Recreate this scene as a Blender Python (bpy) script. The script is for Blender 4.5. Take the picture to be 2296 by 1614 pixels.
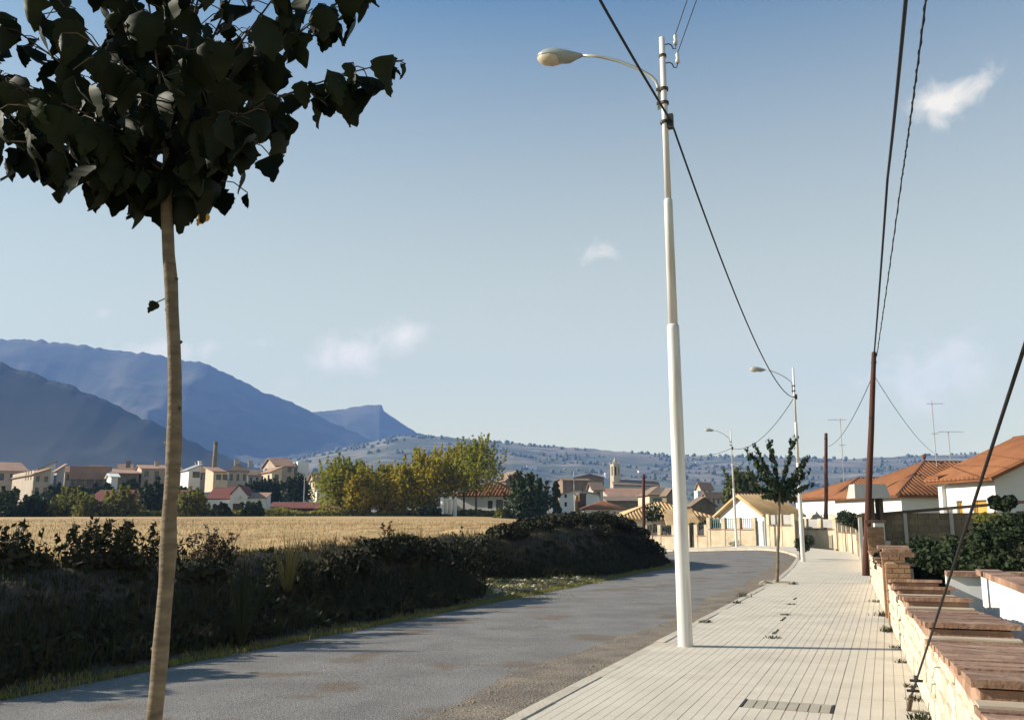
import bpy, bmesh, math, random
import numpy as np
from mathutils import Vector, Matrix, noise as mn

for o in list(bpy.data.objects): bpy.data.objects.remove(o)
scene = bpy.context.scene
R = math.radians

# ------------------------------------------------------------------ camera
F, CX, CY, EYE = 2050.0, 1148.0, 807.0, 1.63      # measured on the photograph at 2296 px width
TH = math.atan(363 / 2050)
CT, ST = math.cos(TH), math.sin(TH)
cam_d = bpy.data.cameras.new('camera'); cam = bpy.data.objects.new('camera', cam_d)
scene.collection.objects.link(cam); scene.camera = cam
cam.location = (0, 0, EYE); cam.rotation_euler = (math.pi / 2 + TH, 0, 0)
cam_d.sensor_width = 36; cam_d.lens = F / 2296 * 36
cam_d.clip_start = 0.05; cam_d.clip_end = 20000

# ------------------------------------------------------------------ world, sun, exposure
SUN_EL, SUN_H = R(25.5), Vector((-0.993, 0.116))
TO_SUN = Vector((SUN_H.x * math.cos(SUN_EL), SUN_H.y * math.cos(SUN_EL), math.sin(SUN_EL))).normalized()
SKY_STRENGTH, SUN_STRENGTH, EXPOSURE = 0.069, 5.0, .98
HORIZON, CLOUD = (8.5, 7.6, 4.2), (9.2, 8.3, 7.0)
world = bpy.data.worlds.new('World'); scene.world = world; world.use_nodes = True
wn, wl = world.node_tree.nodes, world.node_tree.links
wn.clear()
wout = wn.new('ShaderNodeOutputWorld'); wbg = wn.new('ShaderNodeBackground'); sky = wn.new('ShaderNodeTexSky')
sky.sky_type = 'NISHITA'; sky.sun_disc = False
sky.sun_elevation = SUN_EL; sky.sun_rotation = math.atan2(SUN_H.x, SUN_H.y)
sky.air_density = 1.0; sky.dust_density = 1.0; sky.ozone_density = 1.0; sky.altitude = 400
wbg.inputs['Strength'].default_value = SKY_STRENGTH
# thin fair-weather clouds: noise in the sky's own directions, gathered round a few centres
wtc = wn.new('ShaderNodeTexCoord')
def wmath(op, a, b=None, c=None):
    n = wn.new('ShaderNodeMath'); n.operation = op
    for i, v in enumerate((a, b, c)):
        if v is None: continue
        if isinstance(v, (int, float)): n.inputs[i].default_value = v
        else: wl.new(v, n.inputs[i])
    return n.outputs[0]
def ray(px, py):
    u, v = px - CX, CY - py
    return (u, F * CT - v * ST, F * ST + v * CT)
wnoi = wn.new('ShaderNodeTexNoise'); wnoi.inputs['Scale'].default_value = 34; wnoi.inputs['Detail'].default_value = 7
wnoi.inputs['Roughness'].default_value = .58; wnoi.inputs['Distortion'].default_value = .5
wl.new(wtc.outputs['Generated'], wnoi.inputs['Vector'])
CLOUDS = [(2116, 234, 40, 30, -.15, .85), (2182, 192, 36, 16, -.55, .62), (2075, 838, 95, 50, -.3, .7), (775, 800, 78, 32, -.25, .8), (918, 748, 34, 26, -.5, .75),
          (1338, 575, 40, 30, -.6, .4), (345, 790, 90, 24, -.1, .62), (590, 770, 26, 10, 0, .3), (232, 700, 18, 12, 0, .3), (1320, 1060, 40, 12, 0, 0.0)]
msum = None
for (x, y, rx, ry, rot, amp) in CLOUDS:
    if amp <= 0: continue
    c0 = Vector(ray(x, y)).normalized()
    ax = Vector((c0.y, -c0.x, 0)).normalized(); ay = ax.cross(c0).normalized()
    if ay.z < 0: ay = -ay
    e1 = ax * math.cos(-rot) + ay * math.sin(-rot); e2 = -ax * math.sin(-rot) + ay * math.cos(-rot)
    def dotc(e, r):
        n = wn.new('ShaderNodeVectorMath'); n.operation = 'DOT_PRODUCT'
        wl.new(wtc.outputs['Generated'], n.inputs[0]); n.inputs[1].default_value = tuple(e * (F / r))
        return n.outputs['Value']
    a_, b_ = dotc(e1, rx), dotc(e2, ry)
    d0 = dotc(c0, F)
    r2 = wmath('ADD', wmath('MULTIPLY', a_, a_), wmath('MULTIPLY', b_, b_))
    g = wmath('MULTIPLY', wmath('EXPONENT', wmath('MULTIPLY', r2, -.55)), amp)
    g = wmath('MULTIPLY', g, wmath('GREATER_THAN', d0, 0.0))
    msum = g if msum is None else wmath('ADD', msum, g)
cl = wmath('MULTIPLY', wmath('SUBTRACT', wmath('ADD', wmath('MULTIPLY', msum, .62), wnoi.outputs['Fac']), .62), 1.7)
ccl = wn.new('ShaderNodeClamp'); wl.new(cl, ccl.inputs['Value']); ccl.inputs['Max'].default_value = .8
cmask = wmath('MULTIPLY', ccl.outputs[0], wmath('MINIMUM', wmath('MULTIPLY', msum, 4.0), 1.0))
wmix = wn.new('ShaderNodeMix'); wmix.data_type = 'RGBA'
# dusty pale air towards the horizon, the same all the way round
wsep = wn.new('ShaderNodeSeparateXYZ'); wl.new(wtc.outputs['Generated'], wsep.inputs[0])
hf = wmath('POWER', wmath('MAXIMUM', wmath('SUBTRACT', 1.0, wmath('DIVIDE', wmath('MAXIMUM', wsep.outputs['Z'], 0.0), .55)), 0.0), .9)
hmix = wn.new('ShaderNodeMix'); hmix.data_type = 'RGBA'; wl.new(wmath('MULTIPLY', hf, .92), hmix.inputs['Factor'])
tnt = wn.new('ShaderNodeMix'); tnt.data_type = 'RGBA'; tnt.blend_type = 'MULTIPLY'; tnt.inputs['Factor'].default_value = 1
wl.new(sky.outputs['Color'], tnt.inputs['A']); tnt.inputs['B'].default_value = (.41, .86, 1.02, 1)
wl.new(tnt.outputs['Result'], hmix.inputs['A']); hmix.inputs['B'].default_value = (*HORIZON, 1)
wl.new(cmask, wmix.inputs['Factor']); wl.new(hmix.outputs['Result'], wmix.inputs['A']); wmix.inputs['B'].default_value = (*CLOUD, 1)
wl.new(wmix.outputs['Result'], wbg.inputs['Color']); wl.new(wbg.outputs[0], wout.inputs['Surface'])
sl = bpy.data.lights.new('sun', 'SUN'); sl.energy = SUN_STRENGTH; sl.angle = R(.53); sl.color = (1, .91, .775)
sun = bpy.data.objects.new('sun', sl); scene.collection.objects.link(sun)
sun.rotation_euler = (-TO_SUN).to_track_quat('-Z', 'Y').to_euler()
scene.view_settings.view_transform = 'Standard'; scene.view_settings.look = 'None'
scene.view_settings.gamma = 1; scene.view_settings.exposure = EXPOSURE
cy = scene.cycles
cy.use_denoising = True; cy.max_bounces = 6; cy.diffuse_bounces = 3; cy.glossy_bounces = 2; cy.transmission_bounces = 4
cy.volume_bounces = 1; cy.transparent_max_bounces = 8; cy.sample_clamp_indirect = 4
HAZE_DENSITY = 1.8e-4

# ------------------------------------------------------------------ helpers
rnd = random.Random(7); nr = np.random.default_rng(11)
COL = scene.collection
def P(px, py, Y):
    r = ray(px, py); k = Y / r[1]; return Vector((r[0] * k, Y, EYE + r[2] * k))
def G(px, py, z=0.0):
    r = ray(px, py); k = (z - EYE) / r[2]; return Vector((r[0] * k, r[1] * k, z))
def KX(px, py):
    r = ray(px, py); return r[0] / r[1]

def mat(name, c1, c2=None, scale=3.0, rough=.85, bump=0.0, bscale=None, rand=0.0, spec=.3, detail=4, metal=0.0, trans=None, stretch=None, contrast=1.0, c3=None, scale3=.3, grain=0.0, thr=(.5, .62)):
    m = bpy.data.materials.new(name); m.use_nodes = True
    n, l = m.node_tree.nodes, m.node_tree.links
    b = n['Principled BSDF']; b.inputs['Roughness'].default_value = rough; b.inputs['Metallic'].default_value = metal
    b.inputs['Specular IOR Level'].default_value = spec
    c2 = c2 or tuple(x * .8 for x in c1)
    geo = n.new('ShaderNodeNewGeometry'); vec = geo.outputs['Position']
    if stretch:
        mp = n.new('ShaderNodeMapping'); mp.inputs['Scale'].default_value = stretch; l.new(vec, mp.inputs['Vector']); vec = mp.outputs[0]
    t = n.new('ShaderNodeTexNoise'); t.inputs['Scale'].default_value = scale; t.inputs['Detail'].default_value = detail; l.new(vec, t.inputs['Vector'])
    mr = n.new('ShaderNodeMapRange'); mr.inputs['From Min'].default_value = .5 - .22 / contrast; mr.inputs['From Max'].default_value = .5 + .22 / contrast
    l.new(t.outputs['Fac'], mr.inputs['Value'])
    mx = n.new('ShaderNodeMix'); mx.data_type = 'RGBA'; l.new(mr.outputs[0], mx.inputs['Factor'])
    mx.inputs['A'].default_value = (*c1, 1); mx.inputs['B'].default_value = (*c2, 1)
    out = mx.outputs['Result']
    if c3:
        t3 = n.new('ShaderNodeTexNoise'); t3.inputs['Scale'].default_value = scale3; t3.inputs['Detail'].default_value = 5; l.new(vec, t3.inputs['Vector'])
        r3 = n.new('ShaderNodeMapRange'); r3.inputs['From Min'].default_value = thr[0]; r3.inputs['From Max'].default_value = thr[1]; l.new(t3.outputs['Fac'], r3.inputs['Value'])
        m3 = n.new('ShaderNodeMix'); m3.data_type = 'RGBA'; l.new(r3.outputs[0], m3.inputs['Factor']); l.new(out, m3.inputs['A']); m3.inputs['B'].default_value = (*c3, 1)
        out = m3.outputs['Result']
    if grain:
        tg = n.new('ShaderNodeTexNoise'); tg.inputs['Scale'].default_value = 38; tg.inputs['Detail'].default_value = 6; tg.inputs['Roughness'].default_value = .7; l.new(geo.outputs['Position'], tg.inputs['Vector'])
        rg = n.new('ShaderNodeMapRange'); rg.inputs['From Min'].default_value = .3; rg.inputs['From Max'].default_value = .7; rg.inputs['To Min'].default_value = 1 - grain; rg.inputs['To Max'].default_value = 1 + grain; l.new(tg.outputs['Fac'], rg.inputs['Value'])
        hg = n.new('ShaderNodeHueSaturation'); l.new(rg.outputs[0], hg.inputs['Value']); l.new(out, hg.inputs['Color']); out = hg.outputs['Color']
    if rand:
        oi = n.new('ShaderNodeObjectInfo'); hs = n.new('ShaderNodeHueSaturation')
        r2 = n.new('ShaderNodeMapRange'); r2.inputs['To Min'].default_value = 1 - rand; r2.inputs['To Max'].default_value = 1 + rand
        l.new(oi.outputs['Random'], r2.inputs['Value']); l.new(r2.outputs[0], hs.inputs['Value']); l.new(out, hs.inputs['Color']); out = hs.outputs['Color']
    l.new(out, b.inputs['Base Color'])
    if bump:
        tb = n.new('ShaderNodeTexNoise'); tb.inputs['Scale'].default_value = bscale or scale * 6; tb.inputs['Detail'].default_value = 5; l.new(vec, tb.inputs['Vector'])
        bp = n.new('ShaderNodeBump'); bp.inputs['Strength'].default_value = bump; bp.inputs['Distance'].default_value = .02
        l.new(tb.outputs['Fac'], bp.inputs['Height']); l.new(bp.outputs[0], b.inputs['Normal'])
    if trans:
        tr = n.new('ShaderNodeBsdfTranslucent'); ms = n.new('ShaderNodeMixShader'); ms.inputs[0].default_value = trans
        l.new(out, tr.inputs['Color']); l.new(b.outputs[0], ms.inputs[1]); l.new(tr.outputs[0], ms.inputs[2])
        l.new(ms.outputs[0], n['Material Output'].inputs['Surface'])
    return m

M = {}
M['asphalt'] = mat('asphalt', (.24, .226, .208), (.18, .17, .158), 1.1, .92, 1.0, 70, c3=(.175, .14, .11), scale3=.8, contrast=1.3, grain=.45, thr=(.55, .66), detail=9, spec=.15)
M['gravel'] = mat('gravel', (.24, .195, .145), (.15, .125, .1), 2.2, .95, 1.0, 45, contrast=1.6, grain=.6)
M['pave'] = mat('pavement_tile', (.60, .535, .43), (.52, .46, .365), 1.6, .85, .25, 40, rand=.03, grain=.1, c3=(.48, .415, .325), scale3=1.1, thr=(.54, .7))
M['pavefar'] = mat('pavement_tile_far', (.60, .535, .43), (.53, .47, .375), 1.1, .85, .25, 40)
M['joint'] = mat('pavement_joint', (.36, .29, .21), (.25, .2, .145), 4, .95)
M['kerb'] = mat('kerb_stone', (.54, .475, .375), (.43, .375, .29), 3, .9, .4, 30, rand=.06)
M['soil'] = mat('soil', (.075, .055, .036), (.045, .034, .024), 1.2, .95, .8, 12)
M['ground'] = mat('ground', (.20, .15, .08), (.09, .085, .04), .05, .95, .5, 3)
M['stubble'] = mat('stubble', (.52, .355, .16), (.40, .265, .115), .22, .95, .7, 9, c3=(.34, .20, .085), scale3=.13, stretch=(.35, 1, 1))
M['straw'] = mat('straw', (.50, .36, .17), (.37, .25, .11), 1.1, .9)
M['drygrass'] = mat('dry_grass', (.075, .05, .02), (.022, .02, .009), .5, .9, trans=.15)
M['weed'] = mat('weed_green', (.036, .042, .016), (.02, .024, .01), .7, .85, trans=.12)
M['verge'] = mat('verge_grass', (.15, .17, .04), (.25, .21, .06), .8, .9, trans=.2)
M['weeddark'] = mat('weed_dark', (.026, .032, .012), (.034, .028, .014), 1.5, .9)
M['broom'] = mat('broom_stem', (.2, .16, .06), (.12, .12, .04), 3, .9)
M['stone'] = mat('wall_stone', (.60, .53, .41), (.48, .41, .30), 3.5, .9, .5, 18, rand=.12)
M['stonefar'] = mat('wall_stone_far', (.60, .51, .37), (.46, .37, .25), 2.2, .9, .4, 10)
M['mortar'] = mat('mortar', (.5, .43, .33), (.38, .3, .21), 5, .95)
M['terra'] = mat('terracotta', (.30, .175, .115), (.19, .11, .075), 4.0, .9, .5, 30, rand=.3, c3=(.34, .215, .145), scale3=5.0)
M['brick'] = mat('brick', (.37, .215, .12), (.27, .15, .08), 5, .9, .3, 40, rand=.2)
M['whitewash'] = mat('whitewash', (.72, .71, .69), (.64, .63, .605), .6, .9, .15, 8)
M['stucco'] = mat('stucco', (.42, .35, .28), (.33, .27, .21), .5, .9)
M['whitepaint'] = mat('white_paint_metal', (.70, .69, .66), (.62, .61, .58), 1.2, .5, .05, 30, c3=(.54, .51, .46), scale3=1.4, stretch=(6, 6, .6))
M['pebble'] = mat('pebble', (.3, .235, .16), (.2, .155, .105), 8, .95)
M['grate'] = mat('grate_concrete', (.40, .36, .28), (.33, .29, .22), 4, .85, .2, 30)
M['greyplaster'] = mat('grey_plaster', (.42, .40, .36), (.35, .33, .30), .9, .9, .2, 10)
M['blockwall'] = mat('cement_block', (.22, .18, .115), (.13, .105, .07), 1.2, .95, .5, 14, rand=.18)
M['concrete'] = mat('concrete', (.42, .40, .37), (.34, .32, .3), 2, .9, .2, 15)
M['tile_or'] = mat('roof_tile_orange', (.27, .112, .045), (.195, .076, .032), 1.2, .85, .3, 14)
M['tile_ye'] = mat('roof_tile_yellow', (.60, .42, .22), (.48, .30, .13), 1.0, .85, .3, 14, contrast=1.5)
M['tile_br'] = mat('roof_tile_brown', (.25, .175, .12), (.17, .12, .085), .6, .9)
M['tile_rd'] = mat('roof_tile_red', (.20, .055, .035), (.13, .04, .028), .5, .9)
M['tile_pk'] = mat('roof_tile_pink', (.40, .235, .15), (.30, .175, .115), .6, .9)
M['ridge'] = mat('ridge_tile', (.16, .07, .04), (.12, .05, .03), 1.5, .9)
M['roofgrey'] = mat('roof_grey', (.36, .35, .36), (.29, .28, .29), .8, .8)
M['wood'] = mat('pole_wood', (.10, .038, .021), (.055, .021, .013), 2.0, .85, .4, 10, stretch=(6, 6, .5))
M['woodor'] = mat('shutter_orange', (.50, .16, .03), (.38, .11, .02), 3, .6)
M['woodye'] = mat('shutter_yellow', (.58, .33, .07), (.45, .24, .05), 3, .6)
M['black'] = mat('black_rubber', (.012, .012, .014), (.02, .02, .02), 3, .6)
M['dark'] = mat('dark_iron', (.025, .025, .028), (.04, .04, .04), 3, .6, metal=.3)
M['teal'] = mat('teal_paint', (.12, .25, .24), (.08, .18, .18), 2, .5)
M['glass'] = mat('window_glass', (.03, .035, .04), (.02, .024, .03), 2, .12, spec=.6)
M['lampshell'] = mat('lamp_shell', (.34, .37, .35), (.28, .31, .29), 3, .35, spec=.5)
M['lampglass'] = mat('lamp_bowl', (.62, .58, .5), (.5, .42, .3), 6, .25, spec=.5)
M['porcelain'] = mat('porcelain', (.7, .68, .64), None, 3, .25)
M['bark'] = mat('bark', (.22, .17, .11), (.10, .075, .05), 9.0, .9, .5, 16, stretch=(1, 1, 3))
M['barkdk'] = mat('bark_dark', (.12, .085, .055), (.07, .05, .035), 6, .9, .4, 20)
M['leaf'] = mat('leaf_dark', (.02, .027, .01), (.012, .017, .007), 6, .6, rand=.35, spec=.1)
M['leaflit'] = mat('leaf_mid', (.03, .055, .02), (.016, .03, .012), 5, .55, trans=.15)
M['leafye'] = mat('leaf_dry', (.5, .3, .05), (.38, .2, .03), 9, .8)
M['poplar'] = mat('poplar_leaf', (.46, .35, .035), (.2, .2, .03), .9, .8, trans=.5)
M['poplar2'] = mat('poplar_leaf_green', (.33, .31, .04), (.14, .16, .03), .9, .8, trans=.5)
M['treemid'] = mat('tree_leaf_mid', (.12, .13, .03), (.06, .075, .02), .5, .85, trans=.3)
M['treedk'] = mat('tree_leaf', (.05, .07, .02), (.028, .042, .014), .5, .85, trans=.1)
M['treefar'] = mat('far_tree_leaf', (.10, .115, .075), (.075, .088, .056), .02, .95)
M['bushye'] = mat('bush_leaf_yellow', (.24, .22, .045), (.11, .12, .03), .4, .85, trans=.4)
M['hedge'] = mat('hedge_leaf', (.035, .05, .015), (.02, .03, .011), .9, .85, trans=.15)
M['mount'] = mat('mountain_scrub', (.022, .032, .02), (.045, .042, .028), .013, .95, contrast=1.8, detail=9, c3=(.075, .067, .05), scale3=.006, stretch=(1, 1, 2.5))
M['mount2'] = mat('mountain_wood', (.012, .018, .011), (.024, .025, .016), .02, .95, contrast=1.5, detail=9)
M['hill'] = mat('hill_fields', (.08, .09, .055), (.25, .2, .145), .011, .95, contrast=2.2, detail=8, c3=(.075, .09, .055), scale3=.018, stretch=(.5, 1, 3.0))
M['mesa'] = mat('mesa_scrub', (.04, .052, .036), (.08, .075, .055), .02, .95, contrast=1.6, detail=9, c3=(.13, .12, .09), scale3=.012, stretch=(1, 1, 2.5))
M['cliff'] = mat('cliff_rock', (.3, .26, .2), (.12, .11, .08), .01, .95, contrast=1.5, stretch=(1, 1, 2))

def tag(o, label, cat, group=None):
    o['label'] = label; o['category'] = cat; o['kind'] = 'thing'
    if group: o['group'] = group
    return o
def stuff(o, label=None, cat=None):
    o['kind'] = 'stuff'
    if label: o['label'] = label
    if cat: o['category'] = cat
    return o
def struct(o): o['kind'] = 'structure'; return o
def link(name, me, m=None, parent=None):
    o = bpy.data.objects.new(name, me); COL.objects.link(o)
    if m is not None and not me.materials: me.materials.append(m)
    if parent is not None:
        o.parent = parent; o.matrix_parent_inverse = Matrix.Translation(parent.location).inverted() if parent.type == 'EMPTY' else parent.matrix_basis.inverted()
    return o
def thing(name, loc, label, cat, group=None):
    o = bpy.data.objects.new(name, None); COL.objects.link(o); o.location = loc; o.empty_display_size = .2
    return tag(o, label, cat, group)
def npmesh(name, V, Q, smooth=False):
    V = np.asarray(V, dtype=np.float32).reshape(-1, 3); Q = np.asarray(Q, dtype=np.int32)
    k = Q.shape[1]; me = bpy.data.meshes.new(name)
    me.vertices.add(len(V)); me.vertices.foreach_set('co', V.ravel())
    me.loops.add(Q.size); me.loops.foreach_set('vertex_index', Q.ravel())
    me.polygons.add(len(Q)); me.polygons.foreach_set('loop_start', np.arange(0, Q.size, k, dtype=np.int32))
    me.polygons.foreach_set('loop_total', np.full(len(Q), k, dtype=np.int32))
    if smooth: me.polygons.foreach_set('use_smooth', np.ones(len(Q), dtype=bool))
    me.update(calc_edges=True); me.validate(); return me

class MB:
    def __init__(s): s.v = []; s.f = []
    def poly(s, pts):
        i = len(s.v); s.v += [tuple(p) for p in pts]; s.f.append(list(range(i, i + len(pts)))); return s
    def box(s, c, ax, ay, az, hx, hy, hz):
        c = Vector(c); ax, ay, az = Vector(ax) * hx, Vector(ay) * hy, Vector(az) * hz; i = len(s.v)
        for sz in (-1, 1):
            for sx, sy in ((-1, -1), (1, -1), (1, 1), (-1, 1)): s.v.append(tuple(c + ax * sx + ay * sy + az * sz))
        for q in ((0, 3, 2, 1), (4, 5, 6, 7), (0, 1, 5, 4), (1, 2, 6, 5), (2, 3, 7, 6), (3, 0, 4, 7)): s.f.append([i + k for k in q])
        return s
    def bx(s, c, hx, hy, hz, ang=0):
        a = Vector((math.cos(ang), math.sin(ang), 0)); b = Vector((-a.y, a.x, 0)); return s.box(c, a, b, (0, 0, 1), hx, hy, hz)
    def tube(s, pts, rad, n=8, cap=True):
        pts = [Vector(p) for p in pts]
        if isinstance(rad, (int, float)): rad = [rad] * len(pts)
        i0 = len(s.v); prev = None
        for k, p in enumerate(pts):
            d = (pts[min(k + 1, len(pts) - 1)] - pts[max(k - 1, 0)])
            d = d.normalized() if d.length > 1e-9 else Vector((0, 0, 1))
            if prev is None:
                u = d.orthogonal().normalized()
            else:
                u = prev - d * prev.dot(d); u = u.normalized() if u.length > 1e-6 else d.orthogonal().normalized()
            prev = u; w = d.cross(u)
            for j in range(n):
                a = 2 * math.pi * j / n; s.v.append(tuple(p + (u * math.cos(a) + w * math.sin(a)) * rad[k]))
        for k in range(len(pts) - 1):
            for j in range(n):
                a, b = i0 + k * n + j, i0 + k * n + (j + 1) % n; s.f.append([a, b, b + n, a + n])
        if cap:
            s.f.append([i0 + j for j in range(n)][::-1]); e = i0 + (len(pts) - 1) * n; s.f.append([e + j for j in range(n)])
        return s
    def slab(s, pts, t):
        pts = [Vector(p) for p in pts]; n = (pts[1] - pts[0]).cross(pts[2] - pts[0]).normalized()
        if n.z < 0: pts = pts[::-1]; n = -n
        lo = [p - n * t for p in pts]; i = len(s.v); k = len(pts)
        s.v += [tuple(p) for p in pts] + [tuple(p) for p in lo]
        s.f.append(list(range(i, i + k))); s.f.append([i + k + j for j in range(k)][::-1])
        for j in range(k): s.f.append([i + j, i + k + j, i + k + (j + 1) % k, i + (j + 1) % k])
        return s
    def mesh(s, name, smooth=False):
        me = bpy.data.meshes.new(name); me.from_pydata(s.v, [], s.f)
        if smooth: me.polygons.foreach_set('use_smooth', [True] * len(me.polygons))
        me.update(); return me
    def build(s, name, m, parent=None, smooth=False): return link(name, s.mesh(name, smooth), M[m] if isinstance(m, str) else m, parent)

def blades(name, pos, h, w, lean, m, parent=None):
    """pos (N,3), h,w (N,): bent two-quad grass blades as one mesh."""
    n = len(pos); a = nr.uniform(0, 2 * np.pi, n); d = np.stack([np.cos(a), np.sin(a), np.zeros(n)], 1)
    b = nr.uniform(0, 2 * np.pi, n); l = np.stack([np.cos(b), np.sin(b), np.zeros(n)], 1) * (nr.uniform(.1, 1, n) * lean * h)[:, None]
    up = np.zeros((n, 3)); up[:, 2] = h; hw = (w / 2)[:, None]
    V = np.empty((n, 6, 3)); V[:, 0] = pos - d * hw; V[:, 1] = pos + d * hw
    V[:, 2] = pos + l * .35 + up * .55 + d * hw * .8; V[:, 3] = pos + l * .35 + up * .55 - d * hw * .8
    V[:, 4] = pos + l + up + d * hw * .15; V[:, 5] = pos + l + up - d * hw * .15
    i = np.arange(n)[:, None] * 6
    Q = np.concatenate([i + np.array([[0, 1, 2, 3]]), i + np.array([[3, 2, 4, 5]])])
    return link(name, npmesh(name, V, Q), M[m], parent)
def leafquads(C, size, flat=.0, hang=0.0, elong=1.5):
    """random bent leaf quads at C (N,3) -> verts, quads."""
    n = len(C); a = nr.normal(size=(n, 3)); a[:, 2] *= (1 - flat); a[:, 2] -= hang; a /= np.linalg.norm(a, axis=1)[:, None] + 1e-9
    b = nr.normal(size=(n, 3)); b -= a * (a * b).sum(1)[:, None]; b /= np.linalg.norm(b, axis=1)[:, None] + 1e-9
    s = (size * nr.uniform(.6, 1.4, n))[:, None] if np.ndim(size) == 0 else size[:, None]
    V = np.stack([C - a * s * elong * .5, C + b * s * .42, C + a * s * elong * .5, C - b * s * .42], 1)
    Q = np.arange(n * 4).reshape(n, 4); return V.reshape(-1, 3), Q
def blob_points(n, c, r, squash=1.0, power=.5):
    d = nr.normal(size=(n, 3)); d /= np.linalg.norm(d, axis=1)[:, None]
    rr = nr.uniform(0, 1, n) ** power; return np.asarray(c) + d * rr[:, None] * np.array([r, r, r * squash])
# ------------------------------------------------------------------ lines of the place (metres; camera stands at 0,0 looking along +Y)
WX0, WDX = 0.632, 0.3577                      # garden wall face: X = WX0 + WDX*Y
T = Vector((WDX, 1, 0)).normalized(); N = Vector((T.y, -T.x, 0))
def wallp(Y, v=0.0, z=0.0): return Vector((WX0 + WDX * Y, Y, z)) + N * v
KX0, KDX = -3.326, .4032                      # kerb edge (road side)
K = Vector((KDX, 1, 0)).normalized(); KN = Vector((K.y, -K.x, 0))
KERB = [(KX0 + KDX * -8, -8), (KX0 + KDX * 27, 27), (10.4, 35), (13.0, 42.8), (14.1, 46.2), (14.85, 49.5), (15.4, 52.8), (15.2, 55.2), (14.2, 57.2), (12.5, 58.8), (10, 63), (8.3, 70), (7.7, 80), (7.6, 95), (7.9, 125)]
EDGE = [(-9.1 - .4165 * 8, -8), (-9.1 + .4165 * 38, 38), (7.0, 41), (6.5, 45), (5.2, 52), (3.8, 60), (3.2, 75), (3.3, 95), (3.6, 125)]
WALL = [(WX0 + WDX * -4, -4), (WX0 + WDX * 54, 54), (20.2, 57.4), (18.9, 59.4), (16.6, 60.5), (15.9, 61), (10.6, 66.3), (9.6, 74), (9.3, 95), (9.5, 125)]
def resample(pl, n):
    p = np.array(pl, float); s = np.concatenate([[0], np.cumsum(np.hypot(*np.diff(p, axis=0).T))]); t = np.linspace(0, s[-1], n)
    return np.stack([np.interp(t, s, p[:, 0]), np.interp(t, s, p[:, 1])], 1)
def smoothpl(pl, n=240, w=9):
    q = resample(pl, n); k = np.ones(w) / w
    for c in range(2):
        e = np.concatenate([np.full(w // 2, q[0, c]), q[:, c], np.full(w // 2, q[-1, c])]); q[w // 2:-(w // 2), c] = np.convolve(e, k, 'valid')[w // 2:-(w // 2)]
    return q
kerb_l, edge_l, wall_l = smoothpl(KERB, 300, 7), smoothpl(EDGE, 300, 9), smoothpl(WALL, 300, 5)
def dist_poly(x, y, pl):
    """signed distance (positive to the left of travel) and arclength."""
    best = np.full(x.shape, 1e9); sg = np.zeros(x.shape); ss = np.zeros(x.shape)
    a = pl[:-1]; d = np.diff(pl, axis=0); L = np.hypot(d[:, 0], d[:, 1]); cs = np.concatenate([[0], np.cumsum(L)])
    for i in range(len(a)):
        rx, ry = x - a[i, 0], y - a[i, 1]; t = np.clip((rx * d[i, 0] + ry * d[i, 1]) / (L[i] ** 2), 0, 1)
        ex, ey = rx - t * d[i, 0], ry - t * d[i, 1]; q = np.hypot(ex, ey); m = q < best
        best = np.where(m, q, best); sg = np.where(m, np.sign(d[i, 0] * ry - d[i, 1] * rx), sg); ss = np.where(m, cs[i] + t * L[i], ss)
    return best * np.where(sg == 0, 1, sg), ss
edge_c = resample(edge_l, 90)
def zoff(x, y): return sstep((np.asarray(y) - 49) / 9) * (.13 - .5 * np.clip((15.5 - np.asarray(x)) / 7.5, 0, 1.3))
def sstep(x): x = np.clip(x, 0, 1); return x * x * (3 - 2 * x)
S0 = 8 * math.hypot(1, .4165)                  # arclength at Y=0
def s_of_Y(Y): return S0 + Y * math.hypot(1, .4165)
def bank_par(s):
    g = lambda Y, w: np.exp(-((s - s_of_Y(Y)) / w) ** 2)
    toe = .5 + 2.6 * g(25.2, 2.6)
    top = .98 - .15 * g(24.5, 3) + .12 * g(33, 5) + .28 * g(39, 5)
    return toe, top
def nz(x, y, sc, seed=0.0):
    return np.array([mn.noise(Vector((a * sc, b * sc, seed))) for a, b in zip(x.ravel(), y.ravel())]).reshape(x.shape)
def field_z(x, y): return 1.0 + .0142 * (np.clip(y, 5, 125) - 16) + .0008 * (x + 30)
def ground_h(x, y, detail=True):
    dl, s = dist_poly(x, y, edge_c); toe, top = bank_par(s)
    near = (np.abs(dl) < 40)
    rise = sstep((dl - toe) / 2.0)
    fz = field_z(x, y)
    lump = .12 * np.exp(-(((x - 3.2) / 3.6) ** 2 + ((y - 38.8) / 3.6) ** 2)) * rise
    hump = np.maximum(top - 1.0, -.3) * np.exp(-np.clip(dl - toe - 1.2, 0, 99) / 3.0) * rise
    z = -.15 + .13 * sstep(dl / .5) + rise * (fz + .02) + hump + lump
    zo = zoff(x, y); z = np.where(dl < 0, -.17 + np.minimum(zo, 0), z + np.minimum(zo, 0) * np.exp(-np.clip(dl, 0, 99) / 3))
    far = sstep((y - 135) / 70)
    z = np.where(dl > 0, z * (1 - far) + far * 1.2, z)
    # the far side of the bend and everything right of the road stays level with the pavement
    return z, dl, s

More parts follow.
